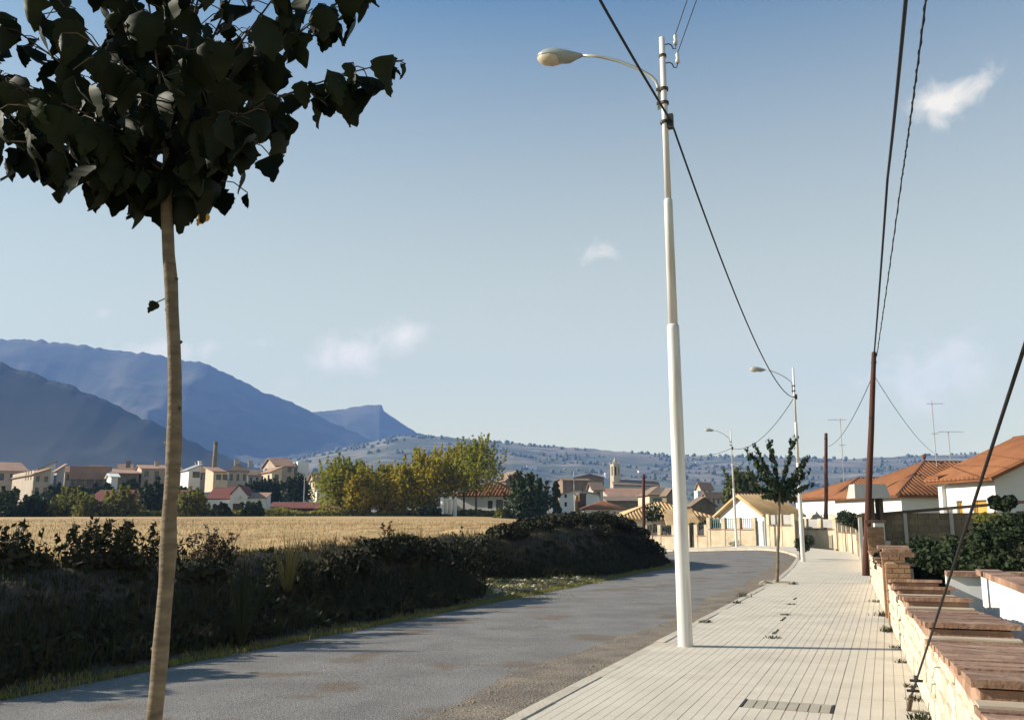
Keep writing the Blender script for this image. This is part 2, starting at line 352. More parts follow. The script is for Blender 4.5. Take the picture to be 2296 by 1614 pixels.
# ------------------------------------------------------------------ ground: one sheet out to the hills
def axis(lo, f0, f1, hi, step, g=1.18):
    a = list(np.arange(f0, f1 + 1e-6, step)); d = step
    while a[-1] < hi: d *= g; a.append(min(a[-1] + d, hi))
    d = step
    while a[0] > lo: d *= g; a.insert(0, max(a[0] - d, lo))
    return np.array(a)
gx, gy = axis(-2150, -22, 12, 1550, .28), axis(-240, 2, 50, 3400, .3)
XX, YY = np.meshgrid(gx, gy); ZZ, DL, SS = ground_h(XX, YY)
fine = (DL > .3) & (DL < 14) & (YY < 60) & (XX > -30)
bn = np.zeros_like(ZZ); bn[fine] = [mn.fractal(Vector((a * .9, b * .9, 3)), 1, 2, 4) for a, b in zip(XX[fine], YY[fine])]
ZZ = ZZ + bn * .13 * sstep((DL - .4) / 1.5)
right = (DL < -5.0) & (XX > WX0 + WDX * YY + .05) & (YY < 62); ZZ[right] = -.17
n0, n1 = XX.shape
idx = np.arange(n0 * n1).reshape(n0, n1)
Q = np.stack([idx[:-1, :-1], idx[:-1, 1:], idx[1:, 1:], idx[1:, :-1]], -1).reshape(-1, 4)
gme = npmesh('ground', np.stack([XX, YY, ZZ], -1).reshape(-1, 3), Q, True)
for k in ('ground', 'stubble', 'soil'): gme.materials.append(M[k])
fx, fy = XX[:-1, :-1].ravel(), YY[:-1, :-1].ravel(); fd = DL[:-1, :-1].ravel(); ft = bank_par(SS[:-1, :-1].ravel())[0]
mi = np.zeros(len(Q), np.int32); mi[(fd > ft + 2.4) & (fy < 110) & (fx > -170) & (fx < 14)] = 1; mi[(fd <= ft + 2.4) & (fd > -1) & (fy < 60)] = 2
gme.polygons.foreach_set('material_index', mi)
struct(link('ground', gme))
from mathutils.bvhtree import BVHTree
_bv = BVHTree.FromPolygons([tuple(v) for v in np.stack([XX, YY, ZZ], -1).reshape(-1, 3)], [tuple(q) for q in Q])
def gz(x, y):
    h = _bv.ray_cast(Vector((x, y, 60)), Vector((0, 0, -1))); return h[0].z if h[0] else 0.0

# ------------------------------------------------------------------ road, shoulder, pavement, kerb
# pair the two road sides by nearest point so that the strip follows the bend
def paired(A, B):
    out = []
    for p in A:
        d = np.hypot(B[:, 0] - p[0], B[:, 1] - p[1]); out.append(B[int(d.argmin())])
    return np.array(out)
ek = resample(kerb_l, 220)
el = paired(ek, resample(edge_l, 900))
w_ = np.ones(15) / 15
for c in range(2): el[:, c] = np.convolve(np.pad(el[:, c], 7, 'edge'), w_, 'valid')
def strip2(name, a, b, z, m, k=10, crown=0.0, smooth=True):
    n = len(a); V = []
    for i in range(n):
        for j in range(k + 1):
            t = j / k; V.append((a[i, 0] * (1 - t) + b[i, 0] * t, a[i, 1] * (1 - t) + b[i, 1] * t, z + crown * 4 * t * (1 - t)))
    V = np.array(V); V[:, 2] += zoff(V[:, 0], V[:, 1])
    id_ = np.arange(n * (k + 1)).reshape(n, k + 1)
    q = np.stack([id_[:-1, :-1], id_[:-1, 1:], id_[1:, 1:], id_[1:, :-1]], -1).reshape(-1, 4)
    return link(name, npmesh(name, V, q, smooth), M[m])
road = struct(strip2('road', el, ek, -.125, 'asphalt', 14, .03))
# gravelly shoulder of dust and grit gathered along the kerb, ragged on its road side
sh_a = []
for i, p in enumerate(ek):
    j = min(i, len(ek) - 2); d = ek[j + 1] - ek[j]; d /= np.hypot(*d) + 1e-9; nrm = np.array([-d[1], d[0]])
    w = .82 + .6 * mn.noise(Vector((p[0] * .35, p[1] * .35, 5))) + .25 * mn.noise(Vector((p[0] * 1.6, p[1] * 1.6, 9)))
    sh_a.append(p + nrm * max(w, .18))
struct(strip2('gravel_shoulder', np.array(sh_a), ek, -.108, 'gravel', 4, 0.008))
pb = nr.uniform(0, 1, (5200, 2)); pl_i = (pb[:, 0] ** 1.3 * 62 + 18).astype(int); pj = nr.uniform(0, 1, 5200)
pc = ek[pl_i] * (1 - (pb[:, 1] ** 1.6)[:, None]) + np.array(sh_a)[pl_i] * (pb[:, 1] ** 1.6)[:, None] + (ek[np.minimum(pl_i + 1, 219)] - ek[pl_i]) * pj[:, None]
pv, pq = [], []
tet = np.array([(1, 0, -.3), (-.5, .87, -.3), (-.5, -.87, -.3), (0.1, 0, .8)])
sz = nr.uniform(.006, .02, 5200)
for i in range(5200):
    a = pj[i] * 6.28; r_ = np.array([[math.cos(a), -math.sin(a), 0], [math.sin(a), math.cos(a), 0], [0, 0, 1]])
    pv.append((tet @ r_.T) * sz[i] + np.array([pc[i, 0], pc[i, 1], -.1]))
pv = np.concatenate(pv); b4 = np.arange(5200)[:, None] * 4
stuff(link('gravel', npmesh('gravel', pv, np.concatenate([b4 + np.array([[0, 1, 3]]), b4 + np.array([[1, 2, 3]]), b4 + np.array([[2, 0, 3]])])), M['pebble']), 'loose pale grit lying along the kerb', 'gravel')

# pavement: bedding sheet, ribbed tiles, kerb stones
pw = paired(ek, resample(wall_l, 900))
for c in range(2): pw[:, c] = np.convolve(np.pad(pw[:, c], 7, 'edge'), w_, 'valid')
cut = [i for i in range(len(ek))]
pav = struct(strip2('pavement', ek + (pw - ek) * .012, pw, -.0085, 'joint', 4, 0))
# sidewall below the bedding along the kerb is hidden by the kerb stones
TS = .40
def tile_mesh():
    b = MB(); bars, gap, dep = 4, .0065, .005; w = (TS - .002) / bars; L = (TS - .0006) / 2
    prof = []
    for k in range(bars):
        x0 = -TS / 2 + .001 + k * w; prof += [(x0 + gap / 2 - .001, -dep), (x0 + gap / 2, 0), (x0 + w - gap / 2, 0), (x0 + w - gap / 2 + .001, -dep)]
    prof = [(-TS / 2 + .001, -.03)] + prof + [(TS / 2 - .001, -.03)]
    n = len(prof); b.v = [(x, -L, z) for x, z in prof] + [(x, L, z) for x, z in prof]
    for i in range(n - 1): b.f.append([i, i + 1, n + i + 1, n + i])
    b.f.append(list(range(n))[::-1]); b.f.append([n + i for i in range(n)])
    return b.mesh('tile')
tme = tile_mesh(); tme.materials.append(M['pave'])
kz = math.atan2(-K.x, K.y)
COVER = (G(1640, 1592), G(1825, 1570))
cov_c = (COVER[0] + COVER[1]) / 2
_o = Vector((KX0, 0, 0)); _j = round(((cov_c - _o).dot(KN) - .15) / TS); _r = math.floor((cov_c - _o).dot(K) / TS) + .5
cov_c = _o + K * (_r * TS) + KN * (.15 + _j * TS)
tiles = []; farv, farf = [], []
row_max = int(44 / TS)
tv = np.array([v.co[:] for v in tme.vertices]); tf = [list(p.vertices) for p in tme.polygons]
for r_i in range(int(2.2 / TS), row_max):
    sY = (r_i + .5) * TS
    for c_i in range(0, 16):
        o_ = Vector((KX0, 0, 0)) + K * sY + KN * (.15 + (c_i + .5) * TS)
        if o_.y > 40: continue
        off = (o_.x - (WX0 + WDX * o_.y)) * T.y
        if off > .18: break
        k_ = np.interp(o_.y, kerb_l[:120, 1], kerb_l[:120, 0])
        if (o_.x - k_) * K.y < .30: continue
        if abs((o_ - cov_c).dot(KN)) < .3 and abs((o_ - cov_c).dot(K)) < .1: continue
        if (o_ - Vector((7.28, 25.82, 0))).length < .46: continue
        kx, ky = o_.x / max(o_.y, .1), (o_.z - EYE) / max(o_.y, .1)
        inview = o_.y > 7.2 and abs(o_.x / o_.y) < .57
        if inview and len(tiles) < 300:
            t_ = bpy.data.objects.new('tile', tme); COL.objects.link(t_); t_.parent = pav
            t_.location = (o_.x, o_.y, rnd.uniform(-.0012, .001)); t_.rotation_euler = (rnd.uniform(-.0015, .0015), rnd.uniform(-.002, .002), kz); tiles.append(t_)
        else:
            farv.append((o_.x, o_.y))
ca, sa = math.cos(kz), math.sin(kz); rm = np.array([[ca, -sa, 0], [sa, ca, 0], [0, 0, 1]])
tvr = tv @ rm.T; fv = np.concatenate([tvr + np.array([x, y, nr.uniform(-.003, .002)]) for x, y in farv]); nv = len(tv)
mb = MB(); mb.v = [tuple(v) for v in fv]; mb.f = [[i * nv + k for k in q] for i in range(len(farv)) for q in tf]
o = mb.build('tiles_beyond', 'pavefar', pav); o['kind'] = 'stuff'
# plain paved apron beyond, round the bend
ia = next(i for i in range(len(ek)) if ek[i, 1] > 25.5)
struct(strip2('far_pavement', ek[ia:] + (pw[ia:] - ek[ia:]) * .02, pw[ia:], -.0056, 'pavefar', 6, 0))
# kerb stones, one by one as far as they show
def kerb_mesh(L):
    b = MB(); w, h, be = .15, .15, .018
    prof = [(0, -h), (0, -be), (be, 0), (w, 0), (w, -h)]
    n = len(prof); b.v = [(x, -L / 2, z) for x, z in prof] + [(x, L / 2, z) for x, z in prof]
    for i in range(n - 1): b.f.append([i, i + 1, n + i + 1, n + i])
    b.f.append(list(range(n))[::-1]); b.f.append([n + i for i in range(n)]); return b.mesh('kerb_stone')
kme = kerb_mesh(.745); kme.materials.append(M['kerb'])
kroot = thing('kerb', (ek[0][0], ek[0][1], 0), 'pale kerb of long stones edging the pavement', 'kerb')
kk = resample(kerb_l, int(np.hypot(*np.diff(kerb_l, axis=0).T).sum() / .75))
for i in range(len(kk) - 1):
    c_, d_ = (kk[i] + kk[i + 1]) / 2, kk[i + 1] - kk[i]
    if c_[1] < 2 or c_[0] < -30: continue
    s_ = bpy.data.objects.new('kerb_stone', kme); COL.objects.link(s_); s_.parent = kroot; s_.matrix_parent_inverse = Matrix.Translation(kroot.location).inverted()
    s_.location = (c_[0], c_[1], float(zoff(c_[0], c_[1])) + .006 + rnd.uniform(-.008, .006)); s_.rotation_euler = (rnd.uniform(-.006, .006), rnd.uniform(-.02, .02), math.atan2(-d_[0], d_[1]) + rnd.uniform(-.006, .006))

# ribbed cover set into the pavement
cv = thing('inspection_cover', cov_c, 'long ribbed concrete cover set into the near pavement', 'cover')
hl, hw_ = .375, .185
for s_ in (-1, 1): MB().box(cov_c + KN * s_ * (hl + .012) + Vector((0, 0, -.008)), KN, K, (0, 0, 1), .009, hw_ + .008, .012).build('end_bar', 'dark', cv)
for k in range(8):
    b = MB(); b.box(cov_c + KN * (-hl + (k + .5) * hl * 2 / 8) + Vector((0, 0, -.012)), KN, K, (0, 0, 1), hl / 8 - .006, hw_, .012); b.build('slat', 'grate', cv)
MB().box(cov_c + Vector((0, 0, -.034)), KN, K, (0, 0, 1), hl + .02, hw_ + .01, .008).build('bed', 'soil', cv)

# ------------------------------------------------------------------ haze
hz = MB().bx((-300, 1600, 284), 1950, 1900, 288).build('haze', M['ground'])
hz.data.materials.clear(); hm = bpy.data.materials.new('haze_air'); hm.use_nodes = True
hn, hlk = hm.node_tree.nodes, hm.node_tree.links; hn.clear()
ho = hn.new('ShaderNodeOutputMaterial'); hv = hn.new('ShaderNodeVolumePrincipled')
hv.inputs['Color'].default_value = (.27, .48, 1, 1); hv.inputs['Density'].default_value = HAZE_DENSITY; hv.inputs['Anisotropy'].default_value = .0
hlk.new(hv.outputs[0], ho.inputs['Volume']); hz.data.materials.append(hm); stuff(hz, 'thin bluish haze lying over the valley', 'haze')
hm.volume_intersection_method = 'FAST' if hasattr(hm, 'volume_intersection_method') else None if False else 'FAST'

# ------------------------------------------------------------------ hills
def hill(name, sky_px, Y, D1, D2, base, m, nx=260, rough=.1, seed=0, pw_=1.15, skyrough=0.0):
    xs = np.linspace(sky_px[0][0], sky_px[-1][0], nx); ys = np.interp(xs, [p[0] for p in sky_px], [p[1] for p in sky_px])
    top = np.array([P(x, y, Y) for x, y in zip(xs, ys)]); rows = 46; V = []
    vv = np.concatenate([np.linspace(0, 1, 34), 1 + np.linspace(0, 1, 13)[1:]])
    for v in vv:
        yy = Y - D1 * (1 - v) if v <= 1 else Y + D2 * (v - 1)
        r_ = v ** pw_ if v <= 1 else (2 - v)
        for i in range(nx):
            H = top[i, 2] - base; x = top[i, 0] * (1 - .25 * (1 - v) * (v <= 1))
            f_ = mn.ridged_multi_fractal(Vector((x / 430, yy / 430, seed)), 1, 2, 6, 1, 2) - 1.2 if rough else 0
            z = base + H * r_ + f_ * rough * max(H, 20) * 4 * r_ * (1 - min(r_, 1)) * .9
            if v == 1: z += skyrough * mn.fractal(Vector((x / 25, seed, 0)), .8, 2, 4)
            V.append((x, yy, z))
    n = len(vv); id_ = np.arange(n * nx).reshape(n, nx)
    q = np.stack([id_[:-1, :-1], id_[:-1, 1:], id_[1:, 1:], id_[1:, :-1]], -1).reshape(-1, 4)
    return struct(link(name, npmesh(name, V, q, True), M[m])), V
hill('mountain_ridge', [(-560, 800), (-300, 775), (-100, 762), (0, 760), (80, 762), (130, 768), (190, 774), (250, 785), (340, 793), (370, 800), (420, 810), (455, 812), (510, 838), (560, 862), (590, 880), (625, 890), (660, 904), (700, 924), (740, 946), (790, 966), (840, 988), (900, 1010), (980, 1040), (1080, 1080)], 2600, 950, 560, -12, 'mount', rough=.13, seed=1, skyrough=6)
hill('mesa', [(560, 1010), (640, 945), (700, 924), (735, 921), (770, 917), (800, 911), (830, 908), (856, 907), (860, 921), (885, 938), (910, 955), (935, 970), (1000, 985), (1100, 1010), (1200, 1050)], 3050, 850, 220, -12, 'mount', rough=.12, seed=5, skyrough=2.5, pw_=1.5)
hill('near_mountain', [(-560, 640), (-300, 720), (-100, 780), (0, 812), (60, 832), (130, 856), (200, 880), (240, 898), (280, 920), (340, 944), (400, 974), (470, 1008), (560, 1044), (650, 1075)], 1250, 560, 350, -12, 'mount2', rough=.13, seed=9, skyrough=3.5)
_, hv_ = hill('low_hills', [(560, 1045), (700, 1020), (800, 998), (900, 976), (1000, 979), (1100, 990), (1200, 998), (1300, 1004), (1400, 1013), (1500, 1021), (1600, 1024), (1700, 1025), (1800, 1027), (1900, 1029), (2000, 1024), (2100, 1020), (2200, 1018), (2296, 1015), (2500, 1010), (2800, 1000)], 1850, 1150, 350, -10, 'hill', nx=330, rough=.13, seed=13, skyrough=2.2, pw_=1.35)
# woods on the low hills: countless crowns, one mass
hv_ = np.array(hv_).reshape(-1, 330, 3)
_hid = np.arange(hv_.shape[0] * 330).reshape(-1, 330); _hq = np.stack([_hid[:-1, :-1], _hid[:-1, 1:], _hid[1:, 1:], _hid[1:, :-1]], -1).reshape(-1, 4)
_hbv = BVHTree.FromPolygons([tuple(v) for v in hv_.reshape(-1, 3)], [tuple(q) for q in _hq])
def hill_Y(px, py):
    h = _hbv.ray_cast(Vector((0, 0, EYE)), Vector(ray(px, py)).normalized()); return h[0].y - 2 if h[0] else 900
tp, ts = [], []
while len(tp) < 3400:
    j, i = rnd.randrange(4, 36), rnd.randrange(0, 329); t1, t2 = rnd.random(), rnd.random()
    a = hv_[j, i] * (1 - t1) + hv_[j, i + 1] * t1; b_ = hv_[j + 1, i] * (1 - t1) + hv_[j + 1, i + 1] * t1 if j < 35 else a
    p = a * (1 - t2) + b_ * t2
    if mn.fractal(Vector((p[0] / 130, p[1] / 70, 4)), 1, 2, 4) > (.2 if j < 31 else .0):
        tp.append(p); ts.append(rnd.uniform(1.4, 4.4))
ico = bmesh.new(); bmesh.ops.create_icosphere(ico, subdivisions=1, radius=1); iv = np.array([v.co[:] for v in ico.verts]); iq = np.array([[v.index for v in f.verts] for f in ico.faces]); ico.free()
V, Qs = [], []
for k, (p, s_) in enumerate(zip(tp, ts)):
    j = iv * nr.uniform(.7, 1.25, (len(iv), 1)) * np.array([s_, s_, s_ * rnd.uniform(.8, 1.5)]) + p + np.array([0, 0, s_ * .5]); V.append(j); Qs.append(iq + k * len(iv))
stuff(link('hillside_woods', npmesh('hillside_woods', np.concatenate(V), np.concatenate(Qs)), M['treefar']), 'scattered dark woods covering the low far hills', 'woods')
# ------------------------------------------------------------------ walls with real openings, roofs, houses
def wall_face(b, A, d, L, z0, z1, outn, ops, rev=.18):
    """rectangular wall sheet from A along d, openings (s0,s1,za,zb) with reveals."""
    A, d, outn = Vector(A), Vector(d), Vector(outn)
    ss = sorted({0.0, L, *[x for o_ in ops for x in o_[:2]]}); zs = sorted({z0, z1, *[x for o_ in ops for x in o_[2:4]]})
    pt = lambda s, z, dep=0: Vector((A.x, A.y, z)) + d * s - outn * dep
    for i in range(len(ss) - 1):
        for j in range(len(zs) - 1):
            sm, zm = (ss[i] + ss[i + 1]) / 2, (zs[j] + zs[j + 1]) / 2
            if any(o_[0] < sm < o_[1] and o_[2] < zm < o_[3] for o_ in ops): continue
            b.poly([pt(ss[i], zs[j]), pt(ss[i + 1], zs[j]), pt(ss[i + 1], zs[j + 1]), pt(ss[i], zs[j + 1])])
    for s0, s1, za, zb in [o_[:4] for o_ in ops]:
        for (p, q) in (((s0, za), (s1, za)), ((s1, za), (s1, zb)), ((s1, zb), (s0, zb)), ((s0, zb), (s0, za))):
            b.poly([pt(*p), pt(*q), pt(*q, rev), pt(*p, rev)])
def ribs(b, poly, sp, r, t0=.0):
    """half-round tile rows running up a planar convex slope; poly[0]->poly[1] is the eave."""
    p = [Vector(q) for q in poly]; e = (p[1] - p[0]).normalized(); n = e.cross(p[2] - p[1] if abs((p[2] - p[1]).normalized().dot(e)) < .99 else p[-1] - p[0]).normalized()
    if n.z < 0: n = -n
    t = n.cross(e)
    if t.z < 0: t = -t
    c = [((q - p[0]).dot(e), (q - p[0]).dot(t)) for q in p]; k = len(c)
    smin, smax = min(a[0] for a in c), max(a[0] for a in c); s = smin + sp / 2
    while s < smax:
        hits = []
        for i in range(k):
            (a0, a1), (b0, b1) = c[i], c[(i + 1) % k]
            if (a0 - s) * (b0 - s) < 0: hits.append(a1 + (b1 - a1) * (s - a0) / (b0 - a0))
        if len(hits) >= 2:
            lo, hi = min(hits), max(hits)
            if hi - lo > .1:
                i0 = len(b.v)
                for tt in (lo - .03, hi):
                    for a in (0, 45, 90, 135, 180):
                        b.v.append(tuple(p[0] + e * (s + math.cos(R(a)) * r) + t * tt + n * (math.sin(R(a)) * r * .95 + t0)))
                for j in range(4): b.f.append([i0 + j, i0 + j + 1, i0 + 6 + j, i0 + 5 + j])
                b.f.append([i0 + 4, i0 + 3, i0 + 2, i0 + 1, i0])
        s += sp
def house(name, label, cat, C, phi, L, W, z0, ze, roof=None, rh=1.2, wall='whitewash', tile='tile_or', ov=.35, rib=None, fw=(), lw=(), chim=(), group=None, pane='glass', lowstone=None, ridgecap=True, ridge_rev=False):
    """C: near left corner (x,y); a runs right along the front, b runs back. fw/lw: openings (s0,s1,z0,z1[,material]) above the floor z0 on front/left."""
    a = Vector((math.cos(phi), math.sin(phi), 0)); bb = Vector((-math.sin(phi), math.cos(phi), 0))
    C = Vector((C[0], C[1], 0)); root = thing(name, (C.x, C.y, z0), label, cat, group)
    p00, p10, p11, p01 = C, C + a * L, C + a * L + bb * W, C + bb * W
    zb = z0 - 1.5; b = MB()
    fo = [(o_[0], o_[1], z0 + o_[2], z0 + o_[3]) for o_ in fw]; lo = [(W - o_[1], W - o_[0], z0 + o_[2], z0 + o_[3]) for o_ in lw]
    wall_face(b, p00, a, L, zb, ze, -bb, fo); wall_face(b, p01, -bb, W, zb, ze, -a, lo)
    wall_face(b, p10, bb, W, zb, ze, a, []); wall_face(b, p11, -a, L, zb, ze, bb, [])
    up = lambda p, z: Vector((p.x, p.y, z))
    zr = ze + rh; planes = []; caps = []
    if roof == 'gable_a':      # ridge along a: gables on the left and right
        ma, mb_ = (p00 + p01) / 2, (p10 + p11) / 2
        b.poly([up(p01, ze), up(p00, ze), up(ma, zr)]); b.poly([up(p10, ze), up(p11, ze), up(mb_, zr)])
        k = rh / (W / 2) * ov
        planes = [[up(p00 - bb * ov - a * ov, ze - k), up(p10 - bb * ov + a * ov, ze - k), up(mb_ + a * ov, zr), up(ma - a * ov, zr)],
                  [up(p11 + bb * ov + a * ov, ze - k), up(p01 + bb * ov - a * ov, ze - k), up(ma - a * ov, zr), up(mb_ + a * ov, zr)]]
        caps = [(up(ma - a * ov, zr), up(mb_ + a * ov, zr))]
    elif roof == 'gable_b':    # ridge along b: gables on the front and back
        ma, mb_ = (p00 + p10) / 2, (p01 + p11) / 2
        b.poly([up(p00, ze), up(p10, ze), up(ma, zr)]); b.poly([up(p11, ze), up(p01, ze), up(mb_, zr)])
        k = rh / (L / 2) * ov
        planes = [[up(p01 - a * ov + bb * ov, ze - k), up(p00 - a * ov - bb * ov, ze - k), up(ma - bb * ov, zr), up(mb_ + bb * ov, zr)],
                  [up(p10 + a * ov - bb * ov, ze - k), up(p11 + a * ov + bb * ov, ze - k), up(mb_ + bb * ov, zr), up(ma - bb * ov, zr)]]
        caps = [(up(ma - bb * ov, zr), up(mb_ + bb * ov, zr))]
    elif roof == 'hip':
        e00, e10, e11, e01 = [up(q, ze) for q in (p00 - a * ov - bb * ov, p10 + a * ov - bb * ov, p11 + a * ov + bb * ov, p01 - a * ov + bb * ov)]
        LL, WW = L + 2 * ov, W + 2 * ov
        if LL >= WW: r0, r1 = (e00 + e01) / 2 + a * WW / 2, (e10 + e11) / 2 - a * WW / 2
        else: r0, r1 = (e00 + e10) / 2 + bb * LL / 2, (e01 + e11) / 2 - bb * LL / 2
        r0, r1 = up(r0, zr), up(r1, zr)
        if (r1 - r0).length < .05: r1 = r0 + (a if LL >= WW else bb) * .05
        if LL >= WW:
            planes = [[e00, e10, r1, r0], [e11, e01, r0, r1], [e01, e00, r0], [e10, e11, r1]]; caps = [(r0, r1), (e00, r0), (e10, r1), (e01, r0), (e11, r1)]
        else:
            planes = [[e00, e10, r0], [e10, e11, r1, r0], [e11, e01, r1], [e01, e00, r0, r1]]; caps = [(r0, r1), (e00, r0), (e10, r0), (e01, r1), (e11, r1)]
    elif roof == 'shed_a':     # rises along a
        b.poly([up(p00, ze), up(p10, ze), up(p10, zr)]); b.poly([up(p11, ze), up(p01, ze), up(p11, zr)]); b.poly([up(p10, ze), up(p11, ze), up(p11, zr), up(p10, zr)])
        k = rh / L * ov
        planes = [[up(p01 - a * ov + bb * ov, ze - k), up(p00 - a * ov - bb * ov, ze - k), up(p10 + a * ov - bb * ov, zr + k), up(p11 + a * ov + bb * ov, zr + k)]]
    elif roof == 'shed_b':     # rises along b
        b.poly([up(p01, ze), up(p00, ze), up(p01, zr)]); b.poly([up(p10, ze), up(p11, ze), up(p11, zr)]); b.poly([up(p11, ze), up(p01, ze), up(p01, zr), up(p11, zr)])
        k = rh / W * ov
        planes = [[up(p00 - a * ov - bb * ov, ze - k), up(p10 + a * ov - bb * ov, ze - k), up(p11 + a * ov + bb * ov, zr + k), up(p01 - a * ov + bb * ov, zr + k)]]
    else:
        b.poly([up(p00, ze - .15), up(p10, ze - .15), up(p11, ze - .15), up(p01, ze - .15)])
    b.build('wall', wall, root)
    if planes:
        r = MB()
        for pl in planes: r.slab([q + Vector((0, 0, .06)) for q in pl], .13)
        ro = r.build('roof', tile, root)
        if rib:
            t = MB()
            for pl in planes: ribs(t, [q + Vector((0, 0, .062)) for q in pl], rib, rib * .44)
            to = t.build('roof_tiles', tile, ro, True); to['kind'] = 'stuff'
        if ridgecap and rib:
            c = MB()
            for p, q in caps: c.tube([p + Vector((0, 0, .08)), q + Vector((0, 0, .08))], .11, 8)
            co = c.build('ridge_tiles', 'ridge', ro); co['kind'] = 'stuff'
    else: ro = None
    for ops, A, d, nn, ln in ((fw, p00, a, -bb, L), (lw, p01, -bb, -a, W)):
        for o_ in ops:
            s0, s1 = (o_[0], o_[1]) if A is p00 else (W - o_[1], W - o_[0])
            pm = o_[4] if len(o_) > 4 else pane
            c = A + d * (s0 + s1) / 2 - nn * .14 + Vector((0, 0, z0 + (o_[2] + o_[3]) / 2)); hw2, hh = (s1 - s0) / 2, (o_[3] - o_[2]) / 2
            f = MB()
            for sx in (-1, 1): f.box(c + d * sx * (hw2 - .03), d, nn, (0, 0, 1), .03, .03, hh)
            for sz_ in (-1, 1): f.box(c + Vector((0, 0, sz_ * (hh - .03))), d, nn, (0, 0, 1), hw2 - .06, .03, .03)
            fo_ = f.build('door' if o_[2] < .1 and o_[3] - o_[2] > 1.7 else 'window', pm if pm != 'glass' else 'barkdk', root)
            MB().box(c - nn * .02, d, nn, (0, 0, 1), hw2 - .01, .012, hh - .01).build('pane' if pm == 'glass' else 'shutter', pm, fo_)
    for (ca_, cb_, w, h) in chim:
        pz = ze + (rh if planes else 0) * .55; q = C + a * ca_ + bb * cb_
        MB().bx((q.x, q.y, pz + h / 2), w / 2, w / 2, h / 2, phi).bx((q.x, q.y, pz + h + .05), w / 2 + .08, w / 2 + .08, .05, phi).build('chimney', wall, ro or root)
    return root, dict(a=a, b=bb, C=C, p10=p10, p01=p01)
def hpx(name, label, cat, xc, ye, yb, Y, phi, xr=None, xl=None, L=None, W=None, **kw):
    """house whose near-left corner stands on the line of sight of xc at distance Y."""
    phi = R(phi); c = P(xc, ye, Y); z0 = P(xc, yb, Y).z
    if L is None:
        k = KX(xr, ye); L = (k * c.y - c.x) / (math.cos(phi) - k * math.sin(phi))
    if W is None:
        k = KX(xl, ye); W = (k * c.y - c.x) / (-math.sin(phi) - k * math.cos(phi))
    L, W = min(max(L, 1), 60), min(max(W, 1), 60)
    if kw.get('rpy') is not None: kw['rh'] = P(xc, kw.pop('rpy'), Y).z - c.z
    nf, nl, hh = kw.pop('nf', 0), kw.pop('nl', 0), c.z - z0
    wsz = kw.pop('ws', (.28, .6)); rows = kw.pop('rows', 1)
    def wins(n, ln):
        o_ = []
        for r_ in range(rows):
            zc = hh * (r_ + .5) / rows + .1
            for i in range(n):
                s = ln * (i + .5) / n; w = min(1.2, ln / n * .42); h = min(1.5, hh / rows * .5); o_.append((s - w / 2, s + w / 2, zc - h / 2, min(zc + h / 2, hh - .1)))
        return o_
    kw['fw'] = list(kw.get('fw', ())) + wins(nf, L); kw['lw'] = list(kw.get('lw', ())) + wins(nl, W)
    return house(name, label, cat, (c.x, c.y), phi, L, W, z0, c.z, **kw)

# ---- houses on the right side of the street
def corner(px, py, Y): q = P(px, py, Y); return (q.x, q.y), q.z
c1, e1 = corner(2228, 1064, 34)
house('bungalow', 'white bungalow with tiled gable roof and yellow shutters at the right picture edge', 'house', c1, R(7), 7.5, 3.5, .2, e1, 'gable_b', 1.62, 'whitewash', 'tile_or', .4, rib=.28,
      lw=[(.55, 1.4, .9, 2.25, 'woodye'), (2.05, 2.45, .9, 2.25, 'woodye')])
q = P(2132, 1078, 37.2)
pr = thing('porch', (q.x, q.y, .2), 'small white porch with square post beside the bungalow', 'porch')
b = MB(); pa = Vector((math.cos(R(7)), math.sin(R(7)), 0)); pbk = Vector((-pa.y, pa.x, 0))
b.box((q.x - .35, q.y, 1.4), pa, pbk, (0, 0, 1), .13, .13, 1.75); b.build('post', 'whitewash', pr)
MB().box((q.x + .2, q.y, 3.27), pa, pbk, (0, 0, 1), .75, .35, .2).build('lintel', 'whitewash', pr)
b = MB(); b.slab([(q.x - .75, q.y - .5, 3.42), (q.x + .95, q.y - .3, 3.75), (q.x + .9, q.y + .5, 3.78), (q.x - .8, q.y + .4, 3.45)], .1); b.build('roof', 'tile_or', pr)
c2, e2 = corner(2020, 1113, 56)
R2, r2 = house('hip_roof_house', 'white house with tall orange hip roof behind the block wall', 'house', c2, R(7), 12.5, 8.6, .2, e2, 'hip', 2.3, 'whitewash', 'tile_or', .45, rib=.3, lw=[(1.7, 2.7, .3, 1.9, 'woodor')])
aa, bq, cc = r2['a'], r2['b'], r2['C']; WW_ = 8.6 + .9
for i_, q in enumerate((cc - aa * .45 + bq * 4.3 + aa * WW_ / 2, cc + aa * 12.95 + bq * 4.3 - aa * WW_ / 2)):
    z = e2 + 2.3 + .1; MB().tube([(q.x, q.y, z), (q.x, q.y, z + .18), (q.x, q.y, z + .26), (q.x, q.y, z + .44), (q.x, q.y, z + .52)], [.09, .06, .13, .14, .04], 8).build('finial', 'ridge', R2)
c3, e3 = corner(1878, 1115, 66)
R3, r3 = house('stone_clad_house', 'white house with orange hip roof and stone cladding beyond the brown pole', 'house', c3, R(7), 9.5, 7.0, .2, e3, 'hip', 1.45, 'whitewash', 'tile_or', .4, rib=.3, lw=[(1.6, 2.4, .2, 2.0, 'barkdk')])
A = r3['C']; a_, b_ = r3['a'], r3['b']
for s0, s1 in ((0.05, 1.3), (2.6, 4.6)): MB().box(A + b_ * (s0 + s1) / 2 - a_ * .04 + Vector((0, 0, 1.15)), a_, b_, (0, 0, 1), .035, (s1 - s0) / 2, 1.05).build('stone_cladding', 'stonefar', R3)
MB().box(A + a_ * 1.5 - b_ * .04 + Vector((0, 0, 1.1)), a_, b_, (0, 0, 1), 1.5, .035, 1.1).build('stone_cladding', 'blockwall', R3)
